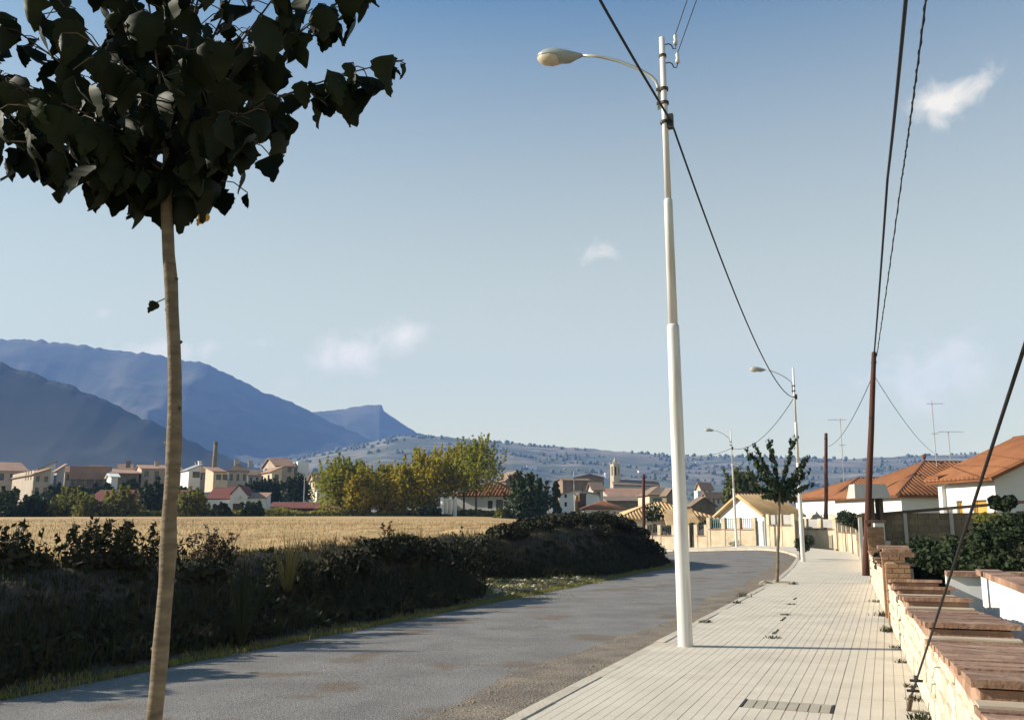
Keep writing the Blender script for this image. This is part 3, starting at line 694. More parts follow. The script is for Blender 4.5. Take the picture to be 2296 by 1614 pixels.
# gabled white house across the bend, long hip-roofed house left of it
hpx('gabled_house', 'white gabled house with yellowish tiled roof behind the teal railings', 'house', 1713, 1151, 1222, 66, 20, xr=1790, xl=1614, roof='gable_a', rh=1.35, wall='whitewash', tile='tile_ye', ov=.4, rib=.28,
      lw=[(.9, 1.6, .75, 1.6, 'woodor'), (2.7, 3.4, .75, 1.75, 'woodor')])
hpx('long_house', 'long low house with yellowish hip roof and shaded walls behind railings', 'house', 1395, 1166, 1222, 72, 4, xr=1600, W=6.6, roof='hip', rh=1.35, wall='whitewash', tile='tile_ye', ov=.5, rib=.28, fw=[(3.4, 4.6, .1, 1.0), (5.4, 6.2, .1, 1.0)])
b = MB(); c5 = P(1560, 1166, 69.3); b.slab([(c5.x - 2.2, 69.0, c5.z - .45), (c5.x + .5, 69.1, c5.z - .45), (c5.x + .3, 72.5, c5.z + .85), (c5.x - 2.0, 72.4, c5.z + .85)], .12)
pc_ = thing('porch_canopy', (c5.x, 69, 0), 'low tiled porch roof in front of the long house', 'porch'); b.build('roof', 'tile_ye', pc_)
for sx in (-2.0, .3): MB().bx((c5.x + sx, 69.3, (c5.z - .6) / 2), .12, .12, (c5.z - .6) / 2).build('post', 'whitewash', pc_)

# ---- antennas
def antenna(base, H, label, booms):
    r = thing('tv_antenna', base, label, 'antenna', 'rooftop antennas'); b_ = Vector(base)
    MB().tube([b_, b_ + Vector((0, 0, H))], .025, 6).build('mast', 'concrete', r)
    for z, dx, ln, ne in booms:
        m = MB(); m.tube([b_ + Vector((-ln * .4 + dx, -.02, z)), b_ + Vector((ln * .6 + dx, .1, z + .02))], .018, 5)
        bo = m.build('boom', 'concrete', r)
        for k in range(ne):
            c = b_ + Vector((-ln * .4 + dx + ln * k / (ne - 1), .0, z)); MB().tube([c + Vector((-.08, -.35, 0)), c + Vector((.08, .35, 0))], .01, 4).build('element', 'concrete', bo)
p = P(2100, 1040, 60); antenna((p.x, p.y, p.z - .3), P(2097, 898, 60).z - p.z + .3, 'tall television antenna on the ridge of the hip roof house', [(P(2097, 905, 60).z - p.z + .3, .1, 1.1, 6), (P(2097, 972, 60).z - p.z + .3, 0, .5, 3)])
p = P(2132, 1040, 61); antenna((p.x, p.y, p.z - .3), P(2132, 966, 61).z - p.z + .3, 'shorter television antenna with long boom right of the tall one', [(P(2132, 968, 61).z - p.z + .3, 0, 1.7, 9)])
p = P(1893, 1085, 70); antenna((p.x, p.y, p.z - .3), P(1890, 938, 70).z - p.z + .3, 'television antenna above the house beyond the brown pole', [(P(1890, 941, 70).z - p.z + .3, -.4, 1.4, 6), (P(1890, 998, 70).z - p.z + .3, 0, .5, 3)])
for px_, py_, Y_ in ((2096, 1036, 60.5), (2202, 1027, 58)):
    pass

# ------------------------------------------------------------------ the near garden wall
gw = thing('garden_wall', wallp(9), 'low cream stone wall with terracotta coping along the pavement', 'wall')
ZT = .70
def wbox(b, Y0, Y1, v0, v1, z0, z1):
    A, B = wallp(Y0), wallp(Y1); c = (A + B) / 2 + N * (v0 + v1) / 2; return b.box((c.x, c.y, (z0 + z1) / 2), N, T, (0, 0, 1), (v1 - v0) / 2, (B - A).length / 2, (z1 - z0) / 2)
wbox(MB(), 2.5, 15.0, .03, .60, -.2, ZT - .02).build('core', 'mortar', gw)
wbox(MB(), 16.6, 25.4, .03, .50, -.2, ZT + .12).build('core', 'mortar', gw)
# stone facing, stone by stone
def stone_mesh(k):
    r_ = random.Random(k); n = 6 + k % 3; pts = []
    for i in range(n):
        a = 2 * math.pi * (i + r_.uniform(-.25, .25)) / n; q = max(abs(math.cos(a)), abs(math.sin(a))); s = r_.uniform(.86, .98) / q
        pts.append((math.cos(a) * s, math.sin(a) * s))
    b = MB(); b.v = [(0, y, z) for y, z in pts] + [(-.7, y * .97, z * .97) for y, z in pts] + [(-1, y * .78, z * .78) for y, z in pts]
    for i in range(n):
        j = (i + 1) % n; b.f += [[i, j, n + j, n + i], [n + i, n + j, 2 * n + j, 2 * n + i]]
    b.f.append([2 * n + i for i in range(n)]); return b.mesh('stone')
stm = [stone_mesh(k) for k in range(9)]
for m_ in stm: m_.materials.append(M['stone'])
tz = math.atan2(-T.x, T.y)
def facing(parent, Y0, Y1, z1, count=None):
    z = 0.0
    while z < z1 - .05:
        h = min(rnd.uniform(.14, .24), z1 - z); h = z1 - z if z1 - z - h < .09 else h
        s = Y0
        while s < Y1:
            w = min(rnd.uniform(.2, .46), Y1 - s); c = wallp(s + w / 2, .034, z + h / 2)
            o_ = bpy.data.objects.new('stone', rnd.choice(stm)); COL.objects.link(o_); o_.parent = parent; o_.matrix_parent_inverse = Matrix.Translation(parent.location).inverted()
            o_.location = c; o_.scale = (rnd.uniform(.025, .045), w / T.y / 2 - .004, h / 2 - .004); o_.rotation_euler = (0, 0, tz); s += w
        z += h
facing(gw, 4.4, 15.0, ZT - .02); 
# coping: stepped sections of terracotta slabs laid across the wall, each near end proud of the next section
steps = [2.7, 4.8, 7.45, 10.0, 11.7, 13.1, 14.4]
def slabtile(b_parent, Ya, Yb, za, zb, v0, v1, m='terra', t=.04):
    A, B = wallp(Ya), wallp(Yb); b = MB()
    b.slab([A + N * v0 + Vector((0, 0, za)), A + N * v1 + Vector((0, 0, za)), B + N * v1 + Vector((0, 0, zb)), B + N * v0 + Vector((0, 0, zb))], t); return b.build('coping_slab', m, b_parent)
for i in range(len(steps) - 1):
    Y0, Y1 = steps[i], steps[i + 1]; n_ = max(5, int((Y1 - Y0) / .24)); zn, zf = ZT + .15, ZT + .03
    for k in range(n_):
        a0, a1 = k / n_, (k + 1) / n_
        slabtile(gw, Y0 + (Y1 - Y0) * a0 + .009, Y0 + (Y1 - Y0) * a1 - .009, zn + (zf - zn) * a0 + rnd.uniform(-.006, .006), zn + (zf - zn) * a1 + rnd.uniform(-.004, .004), -.045 + rnd.uniform(-.012, .012), .63 + rnd.uniform(-.012, .012))
    b = MB(); A, B = wallp(Y0 + .03), wallp(Y1 - .02)     # wedge of brickwork under the raised near end
    q0, q1 = A + N * .0, A + N * .58; r0, r1 = B + N * .0, B + N * .58
    up = lambda p, z: (p.x, p.y, z)
    v = [up(q0, ZT - .02), up(q1, ZT - .02), up(r1, ZT - .02), up(r0, ZT - .02), up(q0, zn - .05), up(q1, zn - .05), up(r1, zf - .045), up(r0, zf - .045)]
    b.v = v; b.f = [[0, 3, 2, 1], [4, 5, 6, 7], [0, 1, 5, 4], [1, 2, 6, 5], [2, 3, 7, 6], [3, 0, 4, 7]]; b.build('wedge', 'terra', gw)
    wbox(MB(), Y1 - .13, Y1 + .02, -.03, .615, zf + .008, zf + .022).build('mortar_fillet', 'mortar', gw)
# far stretch of the same wall beyond the gate piers
for k in range(28):
    Y0 = 16.65 + k * .31; slabtile(gw, Y0, Y0 + .30, ZT + .2 - (k % 5) * .012, ZT + .19 - (k % 5) * .012 - .01, -.04, .53)
facing(gw, 16.6, 25.4, ZT + .1)
# brick piers
def brick_pier(Y, v0, v1, ztop, label, tiers, zb=0.0):
    c = wallp(Y, (v0 + v1) / 2); r = thing('brick_pier', (c.x, c.y, 0), label, 'pier', 'brick piers')
    hw2 = (v1 - v0) / 2; MB().box((c.x, c.y, (zb + ztop) / 2 - .05), N, T, (0, 0, 1), hw2 - .012, hw2 - .012, (ztop - zb) / 2 - .05).build('core', 'mortar', r)
    nrow = int((ztop - zb - .05) / .075)
    for j in range(nrow):
        z = zb + (j + .5) * .075
        for side, (d, n_) in enumerate(((N, -T), (T, -N))):
            cuts = [-1, 0, 1] if j % 2 == 0 else [-1, -.5, .5, 1]
            for k in range(len(cuts) - 1):
                m0, m1 = cuts[k] * hw2, cuts[k + 1] * hw2; cc = c + d * (m0 + m1) / 2 + n_ * (hw2 - .02)
                MB().box((cc.x, cc.y, z), d, n_, (0, 0, 1), (m1 - m0) / 2 - .006, .03, .032).build('brick', 'brick', r)
    z = ztop
    for e_, h in tiers:
        MB().box((c.x, c.y, z + h / 2), N, T, (0, 0, 1), hw2 + e_, hw2 + e_, h / 2).build('coping_slab', 'terra', r); z += h + .002
    return r
brick_pier(15.25, .0, .36, 1.08, 'near brick gate pier with double terracotta cap', [(.07, .07), (.03, .05)])
brick_pier(16.45, .0, .36, 1.16, 'far brick gate pier with terracotta cap', [(.07, .06)])
brick_pier(25.7, .0, .42, 1.60, 'tall brick pier beside the nearest brown pole', [(.06, .09)])
# white garden walls with terracotta caps behind the front wall
def whitewall(A, B, z1, label, th=.16):
    A, B = Vector(A), Vector(B); d = (B - A).normalized(); nn = Vector((d.y, -d.x, 0)); c = (A + B) / 2
    r = thing('white_wall', (c.x, c.y, 0), label, 'wall'); L = (B - A).length
    MB().box((c.x, c.y, (z1 - .1) / 2), d, nn, (0, 0, 1), L / 2, th / 2, (z1 + .1) / 2).build('wall', 'whitewash', r)
    n_ = max(2, int(L / .45))
    for k in range(n_):
        q = A + d * (L * (k + .5) / n_); MB().box((q.x, q.y, z1 + .03), d, nn, (0, 0, 1), L / n_ / 2 - .004, th / 2 + .06, .035).build('coping_slab', 'terra', r)
whitewall(wallp(9.3, 1.2), wallp(13.2, 1.2), .93, 'white plastered low wall with brown cap behind the garden wall')
whitewall(wallp(13.6, .72), wallp(13.6, 2.6), .88, 'white plastered cross wall with brown cap behind the garden wall')
whitewall(wallp(4.2, 1.25), wallp(7.6, 1.25), .62, 'white plastered lower wall with brown cap at the right picture corner')
yard = struct(MB().poly([wallp(-2, .5, .05), wallp(-2, 30, .05), wallp(25.5, 30, .05), wallp(25.5, .5, .05)]).build('garden_soil', 'soil'))

# block wall with concrete posts across the garden
bwA = Vector((wallp(30.5).x + .3, 31.6, 0)); bwd = Vector((.965, -.262, 0)); bn_ = Vector((-.262, -.965, 0))
bw = thing('block_wall', bwA, 'rough grey block wall with concrete posts crossing the garden', 'wall')
wz = lambda s: 1.80 + .085 * s
for k in range(6):
    for row in range(9):
        for j in range(4):
            s0 = k * 1.42 + .06 + j * .34 + (.0 if row % 2 == 0 else -.1 * (j > 0)); s1 = k * 1.42 + .06 + (j + 1) * .34 + (.0 if row % 2 == 0 or j == 3 else -.1); z0_ = .05 + row * .21
            if z0_ > wz(s0): continue
            c = bwA + bwd * (s0 + s1) / 2; MB().box((c.x, c.y, z0_ + .1), bwd, bn_, (0, 0, 1), (s1 - s0) / 2 - .006, .09 + rnd.uniform(0, .012), .098).build('block', 'blockwall', bw)
    c = bwA + bwd * (k * 1.42); MB().box((c.x, c.y, (wz(k * 1.42)) / 2) - Vector((0, 0, 0)) if False else Vector((c.x, c.y, wz(k * 1.42) / 2)) + bn_ * .06, bwd, bn_, (0, 0, 1), .055, .13, wz(k * 1.42) / 2).build('post', 'concrete', bw)
b = MB(); A, B = bwA - bwd * .1, bwA + bwd * 8.6
b.slab([(A + bn_ * .16).to_tuple()[:2] + (wz(0) + .08,), (B + bn_ * .16).to_tuple()[:2] + (wz(8.6) + .1,), (B - bn_ * .14).to_tuple()[:2] + (wz(8.6) + .1,), (A - bn_ * .14).to_tuple()[:2] + (wz(0) + .08,)], .1); b.build('coping', 'barkdk', bw)
MB().box((bwA + bwd * 4.25).to_tuple()[:2] + (.9,), bwd, bn_, (0, 0, 1), 4.2, .07, .85).build('core', 'blockwall', bw)

# cement barbecue hood behind the pole
q = P(1950, 1117, 31.0); hd = thing('barbecue', (q.x, q.y, 0), 'outdoor barbecue with pale grey cement hood behind the brown pole', 'barbecue')
b = MB(); w0, w1, zb, zt = .60, .52, q.z, P(1950, 1085, 31).z; x, y = q.x, q.y
b.v = [(x - w0, y - .3, zb), (x + w0, y - .3, zb), (x + w0, y + .5, zb), (x - w0, y + .5, zb), (x - w1, y - .1, zt), (x + w1, y - .1, zt), (x + w1, y + .4, zt), (x - w1, y + .4, zt)]
b.f = [[0, 3, 2, 1], [4, 5, 6, 7], [0, 1, 5, 4], [1, 2, 6, 5], [2, 3, 7, 6], [3, 0, 4, 7]]; b.build('hood', 'greyplaster', hd)
for sx in (.12, .42): MB().bx((x + sx, y + .3, zb / 2), .06, .2, zb / 2).build('support', 'barkdk', hd)
MB().bx((x + .2, y + .1, .95), .32, .3, .06).build('hearth', 'greyplaster', hd); MB().bx((x + .25, y + .15, .45), .25, .25, .44).build('base', 'whitewash', hd)
MB().bx((x + .25, y + .05, 1.32), .16, .1, .3).build('firebox', 'whitewash', hd)

# ------------------------------------------------------------------ low street walls with railings round the bend
def fence_run(A, B, name, label, zw, zp, nb, rail, wallm='stonefar', th=.22, zo=0.0):
    A, B = Vector((*A, 0)), Vector((*B, 0)); d = (B - A).normalized(); nn = Vector((d.y, -d.x, 0)); L = (B - A).length
    r = thing(name, ((A + B) / 2).to_tuple(), label, 'wall')
    MB().box(((A + B) / 2).to_tuple()[:2] + (zo + zw / 2 - .1,), d, nn, (0, 0, 1), L / 2, th / 2, zw / 2 + .1).build('wall', wallm, r)
    MB().box(((A + B) / 2).to_tuple()[:2] + (zo + zw + .025,), d, nn, (0, 0, 1), L / 2, th / 2 + .04, .03).build('coping', 'terra', r)
    for k in range(nb + 1):
        c = A + d * (L * k / nb); MB().box((c.x, c.y, zo + zp / 2 - .05), d, nn, (0, 0, 1), .13, th / 2 + .03, zp / 2 + .05).build('pier', wallm if wallm != 'stonefar' else 'stonefar', r)
    if rail == 'panel':
        for k in range(nb):
            c = A + d * (L * (k + .5) / nb); MB().box((c.x, c.y, zo + (zw + zp) / 2 + .03), d, nn, (0, 0, 1), L / nb / 2 - .15, .03, (zp - zw) / 2 - .08).build('panel', 'concrete', r)
    elif rail:
        for k in range(nb):
            s0 = L * k / nb + .14; s1 = L * (k + 1) / nb - .14; f = MB()
            for z in (zw + .1, zp - .08): c = A + d * (s0 + s1) / 2; f.box((c.x, c.y, zo + z), d, nn, (0, 0, 1), (s1 - s0) / 2, .015, .02)
            n_ = int((s1 - s0) / .13)
            for j in range(n_): c = A + d * (s0 + (j + .5) * (s1 - s0) / n_); f.box((c.x, c.y, zo + (zw + zp) / 2), d, nn, (0, 0, 1), .022, .012, (zp - zw) / 2 - .08)
            fo_ = f.build('railing', rail, r); fo_['kind'] = 'stuff'
    return r
FL, FR = Vector((9.8, 66.5, 0)), Vector((15.9, 60.6, 0))
def onF(px, A=FL, B=FR):
    k = KX(px, 1225); d = B - A; t = (k * A.y - A.x) / (d.x - k * d.y); return A + d * t
def run(x0, x1, zw, zp, nb, rail, label, A=FL, B=FR):
    p, q = onF(x0, A, B), onF(x1, A, B); z = float(zoff((p.x + q.x) / 2, (p.y + q.y) / 2))
    return fence_run((p.x, p.y), (q.x, q.y), 'street_wall', label, zw, zp, nb, rail, zo=z)
run(1450, 1545, .85, 1.6, 3, 'dark', 'cream stone street wall with dark railings left of the nearest lamp post')
run(1563, 1586, .72, 1.5, 1, 'dark', 'short cream street wall with dark railing right of the nearest lamp post')
run(1592, 1694, 1.05, 1.85, 3, 'teal', 'cream stone street wall with teal railings under the gabled house')
CL, CR = Vector((16.4, 60.4, 0)), Vector((17.6, 58.2, 0))
run(1727, 1784, 1.25, 2.0, 2, 'panel', 'cream street wall with grey panels where the pavement turns', CL, CR)
fence_run((18.75, 59.2), (19.95, 57.3), 'street_wall', 'cream street wall with grey panels beside the second brown pole', 1.05, 1.75, 2, 'panel', zo=.1)
fence_run((20.1, 57.0), (wallp(49.5).x + .1, 49.5), 'street_wall', 'cream street wall with tall piers and hedge above', .95, 1.75, 4, None, zo=.05)
fence_run((wallp(49.1).x + .1, 49.1), (wallp(31).x + .12, 31), 'street_wall', 'long cream street wall beyond the tall brick pier', .72, 1.15, 9, None)
for (x_, px1, lb, A_, B_) in ((1547, 1561, 'dark metal street gate behind the nearest lamp post', FL, FR), (1698, 1716, 'teal metal street gate right of the teal railings', FL, FR), (1788, 1800, 'brown street gate behind the second lamp post', CL, CR)):
    p, q = onF(x_, A_, B_), onF(px1, A_, B_); d = (q - p).normalized(); nn = Vector((d.y, -d.x, 0)); c = (p + q) / 2; z = float(zoff(c.x, c.y)); hw2 = (q - p).length / 2 - .03
    g = thing('street_gate', (c.x, c.y, z), lb, 'gate'); m_ = 'dark' if 'dark' in lb else 'teal' if 'teal' in lb else 'barkdk'; c = Vector((c.x, c.y, z))
    for sx in (-1, 1): MB().box(c + Vector((0, 0, .8)) + d * sx * (hw2 - .03), d, nn, (0, 0, 1), .03, .03, .8).build('stile', m_, g)
    MB().box(c + Vector((0, 0, .42)), d, nn, (0, 0, 1), hw2 - .06, .015, .38).build('panel', m_ if m_ != 'teal' else 'whitewash', g)
    for k in range(4): MB().box(c + Vector((0, 0, 1.18)) + d * ((k - 1.5) * hw2 * .4), d, nn, (0, 0, 1), .012, .012, .36).build('bar', m_, g)

# ------------------------------------------------------------------ street lamps
def lamp(px, py, tx, ty, label, za_px=None, detail=True, base=None):
    g = base or G(px, py); top = P(tx, ty, g.y); lean = (top.x - g.x) / (top.z - g.z); H = top.z - g.z; sc = H / 8.8
    r = thing('street_lamp', g, label, 'street lamp', 'street lamps along the pavement')
    at = lambda z: g + Vector((lean * z, 0, z))
    z1, z2 = H * .490, H * .703
    b = MB(); b.tube([at(-.1), at(0.0), at(z1), at(z1 + .06), at(z1 + .08)], [.1 * sc] * 2 + [.086 * sc, .085 * sc, .07 * sc], 20, True); b.build('lower_shaft', 'whitepaint', r, True)
    MB().tube([at(z1 + .03), at(z2), at(z2 + .05), at(z2 + .07)], [.068 * sc, .062 * sc, .062 * sc, .05 * sc], 18).build('middle_shaft', 'whitepaint', r, True)
    MB().tube([at(z2 + .03), at(H)], [.048 * sc, .043 * sc], 16).build('upper_shaft', 'whitepaint', r, True)
    q = -N; w = Vector((0, 0, 1)); zA = H * .919; off = .085 * sc
    pts = [(off, zA - .42), (off, zA - .06), (off + .03, zA + .03), (off + .1, zA + .12), (off + .3, zA + .28), (off + .6, zA + .46), (off + .9, zA + .59), (off + 1.2, zA + .66)]
    pts = [at(z) + q * (s * sc) for s, z in pts]
    MB().tube(pts, [.026 * sc] * 4 + [.024 * sc] * 4, 12).build('arm', 'lampshell', r, True)
    for dz in (-.34, -.12): MB().tube([at(zA + dz - .022) , at(zA + dz + .022)], .066 * sc, 14).box(at(zA + dz) + q * off * .6, q, q.cross(w), w, .06 * sc, .035, .022).build('clamp', 'barkdk', r)
    # head: teardrop shell over a translucent bowl
    o = at(zA + .65) + q * (off + 1.16) * sc; side = q.cross(w); tilt = (q * .99 + w * .12).normalized(); upv = side.cross(tilt) * -1 if side.cross(tilt).z < 0 else side.cross(tilt)
    prof = [(0, .028, .026, .026), (.08, .055, .05, .06), (.2, .10, .085, .115), (.34, .145, .12, .10), (.48, .165, .135, .03), (.6, .15, .12, .02), (.69, .10, .08, .015), (.735, .02, .02, .01)]
    b = MB(); n_ = 20
    for (s, wd, hu, hd_) in prof:
        for j in range(n_):
            a = 2 * math.pi * j / n_; zz = math.sin(a); b.v.append(tuple(o + (tilt * s + side * math.cos(a) * wd + upv * (zz * (hu if zz > 0 else hd_))) * sc))
    for k in range(len(prof) - 1):
        for j in range(n_): a0, a1 = k * n_ + j, k * n_ + (j + 1) % n_; b.f.append([a0, a1, a1 + n_, a0 + n_])
    b.f.append(list(range(n_))[::-1]); b.f.append([(len(prof) - 1) * n_ + j for j in range(n_)])
    hd2 = b.build('head', 'lampshell', r, True)
    b = MB(); bp = [(.33, .09, .02), (.36, .13, .10), (.48, .155, .125), (.6, .14, .11), (.68, .095, .075), (.725, .02, .02)]
    for (s, wd, h) in bp:
        for j in range(11):
            a = math.pi + math.pi * j / 10; b.v.append(tuple(o + (tilt * s + side * math.cos(a) * wd + upv * (math.sin(a) * h - .012)) * sc))
    for k in range(len(bp) - 1):
        for j in range(10): a0 = k * 11 + j; b.f.append([a0, a0 + 1, a0 + 12, a0 + 11])
    b.f.append(list(range(11))); b.build('bowl', 'lampglass', hd2, True)
    # cable bracket
    zc = H * .846; bk = MB().box(at(zc) + N * .075 * sc, N, T, w, .045, .04, .11); bk.tube([at(zc - .02), at(zc + .02)], .075 * sc, 12); bk.build('cable_bracket', 'dark', r)
    if detail:
        for dz, ln in ((-.12, .20), (-.42, .22)):
            z = H + dz; h = MB().tube([at(z) + N * .03, at(z) + N * .1, at(z - .03) + N * .14, at(z - .09) + N * .16, at(z - .1) + N * .2, at(z - .03) + N * ln], .009, 6).build('hook', 'dark', r)
            MB().tube([at(z - .03) + N * ln, at(z + .02) + N * ln, at(z + .04) + N * ln, at(z + .1) + N * ln, at(z + .13) + N * ln], [.03, .035, .022, .03, .018], 10).build('insulator', 'porcelain', h, True)
        MB().tube([at(H - .32), at(H - .28)], .058 * sc, 12).build('band', 'barkdk', r)
    return at, H, zc
l1, H1, zc1 = lamp(1537, 1448, 1484, 85, 'nearest tall white street lamp on the pavement edge')
l2, H2, zc2 = lamp(1801, 1258, 1778, 825, 'second white street lamp beside the low green shrub', detail=False)
l3, H3, zc3 = lamp(1652, 1228, 1638, 965, 'third white street lamp in front of the gabled house', detail=False)
g4 = P(1289, 1142, 100); l4, H4, zc4 = lamp(0, 0, 1286, 1056, 'far white street lamp before the white gabled town house', detail=False, base=Vector((g4.x, 100, g4.z - 1)))

# ------------------------------------------------------------------ wooden poles
def wpole(base, top, rb, rt, label):
    r = thing('wooden_pole', base, label, 'pole', 'brown wooden poles'); base, top = Vector(base), Vector(top); n_ = 14; pts, rr = [], []
    for k in range(n_ + 1):
        t = k / n_; pts.append(base.lerp(top, t) + Vector((mn.noise(Vector((t * 3, base.x, 0))) * .025, mn.noise(Vector((t * 3, base.x, 7))) * .025, 0)) - (Vector((0, 0, .2)) if k == 0 else Vector())); rr.append(rb + (rt - rb) * t + mn.noise(Vector((t * 9, base.x, 3))) * .006)
    rr += [rt * .55]; pts.append(top + Vector((0, 0, .04)))
    MB().tube(pts, rr, 12).build('shaft', 'wood', r, True)
    m = MB(); c = base.lerp(top, .5) + N * rb; m.tube([c, c + N * .06], .012, 6); m.build('bolt', 'porcelain', r)
    m = MB(); c = base.lerp(top, .955); m.tube([c - Vector((0, 0, .03)), c + Vector((0, 0, .03))], rt + .012, 10); m.build('wire_band', 'dark', r)
    return r
wp1b, wp1t = G(1941, 1290), P(1960, 791, G(1941, 1290).y)
wpole(wp1b, wp1t, .115, .075, 'nearest brown wooden pole leaning right at the pavement wall')
wp2b = G(1852, 1225, .1); wp2t = P(1852, 972, wp2b.y); wpole(wp2b, wp2t, .13, .1, 'second brown wooden pole by the panelled street wall')
p3 = P(1442, 1190, 52); p3t = P(1443, 1064, 52); wpole((p3.x, 52, 0.0), p3t, .11, .08, 'thin brown wooden pole right behind the dark mound')

# ------------------------------------------------------------------ wires
def wire(pts, rad, label, m='black', sag=0.0, n=24, twist=False, name='overhead_wire'):
    out = []
    for i in range(len(pts) - 1):
        a, c = Vector(pts[i]), Vector(pts[i + 1])
        for k in range(n + (i == len(pts) - 2)):
            t = k / n; out.append(a.lerp(c, t) - Vector((0, 0, sag * 4 * t * (1 - t))))
    b = MB().tube(out, rad, 6)
    if twist:
        for k in range(0, len(out) - 1): b.tube([out[k] + Vector((rad * 1.2 * math.cos(k * 1.3), 0, rad * 1.2 * math.sin(k * 1.3))), out[k + 1] + Vector((rad * 1.2 * math.cos(k * 1.3 + 1.3), 0, rad * 1.2 * math.sin(k * 1.3 + 1.3)))], rad * .8, 5)
    return tag(b.build(name, m), label, 'wire', 'overhead wires')
A1, A2, A3 = l1(zc1) + N * .09, l2(zc2) - N * .08, l3(zc3)
q = P(1345, 0, 9.2); wire([A1, q, q + (q - A1) * 3.2 + Vector((0, 0, -.1))], .017, 'thick black cable from the nearest lamp post to the top edge', sag=.02)
wire([A1, A2], .017, 'black cable sagging from the nearest lamp post to the second', sag=.92, n=40)
wire([l2(zc2), A3], .015, 'black cable sagging from the second lamp post to the third', sag=.75)
wire([A3, P(1556, 1020, 70), P(1400, 1075, 105)], .014, 'thin cable running left from the third lamp post', sag=.2)
i1, i2 = l1(H1 + .0) + N * .2, l1(H1 - .3) + N * .22
for a_, px_ in ((i1, 1541), (i2, 1562)):
    q = P(px_, 0, 11.6); wire([a_, a_.lerp(q, 1.0), a_ + (q - a_) * 9], .006, 'thin wire rising from the %s insulator of the nearest lamp' % ('upper' if px_ < 1550 else 'lower'), m='dark')
PBX, PBY = [(wallp(8.45, -.16, .02) + (P(2296, 780, 3.6) - wallp(8.45, -.16, .02)) * 2.7)[i] + (-.1, -.15)[i] for i in (0, 1)]
w1 = wp1b.lerp(wp1t, .985); q = P(2031, 0, 9.3); wire([w1, P(1990, 400, 16.5), q, Vector((PBX, PBY, 7.1))], .024, 'thick black cable from the nearest wooden pole to the top edge', sag=.05)
q = P(2076, 0, 9.6); wire([w1 + N * .08, P(2022, 400, 16.8), q, Vector((PBX + .1, PBY, 7.0))], .012, 'twisted thin cable right of the thick black one', sag=.05, n=60, twist=True)
w2 = wp1b.lerp(wp1t, .9); wire([w2, wp2b.lerp(wp2t, .88)], .012, 'thin cable from the nearest wooden pole to the second', sag=.55)
wire([w2, P(2094, 1015, 57)], .01, 'thin cable from the nearest wooden pole to the hip roof house', sag=.35)
# guy wire anchored at the foot of the near wall, rising towards a pole behind the camera
an = wallp(8.45, -.16, .02); gd = P(2296, 780, 3.6) - an; gt = an + gd * 2.7
gr = thing('guy_wire', an, 'taut dark guy wire rising from the foot of the garden wall', 'guy wire'); MB().tube([an, gt], .0085, 8).build('cable', 'black', gr)
MB().tube([an - Vector((0, 0, .05)), an.lerp(gt, .022)], .022, 8).build('anchor', 'barkdk', gr)
for t_ in (.035, .055): c = an.lerp(gt, t_); MB().box(c, N, T, (0, 0, 1), .05, .01, .01).tube([c, c + Vector((0, 0, .04))], .018, 8).build('clamp', 'dark', gr)
gb = Vector((gt.x - .1, gt.y - .15, 0)); wpole(gb, gb + Vector((0, 0, 7.3)), .12, .085, 'wooden pole behind the viewer that the guy wire holds')
# ------------------------------------------------------------------ trees
def leaf_mesh(k):
    r_ = random.Random(100 + k); n = 12; b = MB(); w = r_.uniform(.36, .47); curl = r_.uniform(.0, .5); fold = r_.uniform(.05, .75); sk = r_.uniform(-.12, .12)
    L_, C_, R_ = [], [], []
    for i in range(n + 1):
        t = i / n; pr = (math.sin(math.pi * t ** .62) ** .8) * (1 - .25 * t) if 0 < t < 1 else 0.0; tooth = .035 * (1 if i % 2 else -1)
        y = curl * t * t + .05 * math.sin(t * 6 + k); x = sk * t * t
        C_.append((x, y, -t))
        for lst, sg in ((L_, -1), (R_, 1)):
            hw = w * pr * (1 + tooth + r_.uniform(-.16, .1) - (.35 if r_.random() < .1 else 0)); lst.append((x + sg * hw, y + hw * fold + r_.uniform(-.04, .04), -t + hw * .10 - (.03 if i % 2 else 0)))
    b.v = L_ + C_ + R_; m = n + 1
    for i in range(n): b.f += [[i, i + 1, m + i + 1, m + i], [m + i, m + i + 1, 2 * m + i + 1, 2 * m + i]]
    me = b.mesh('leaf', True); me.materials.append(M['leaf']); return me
LEAF = [leaf_mesh(k) for k in range(10)]
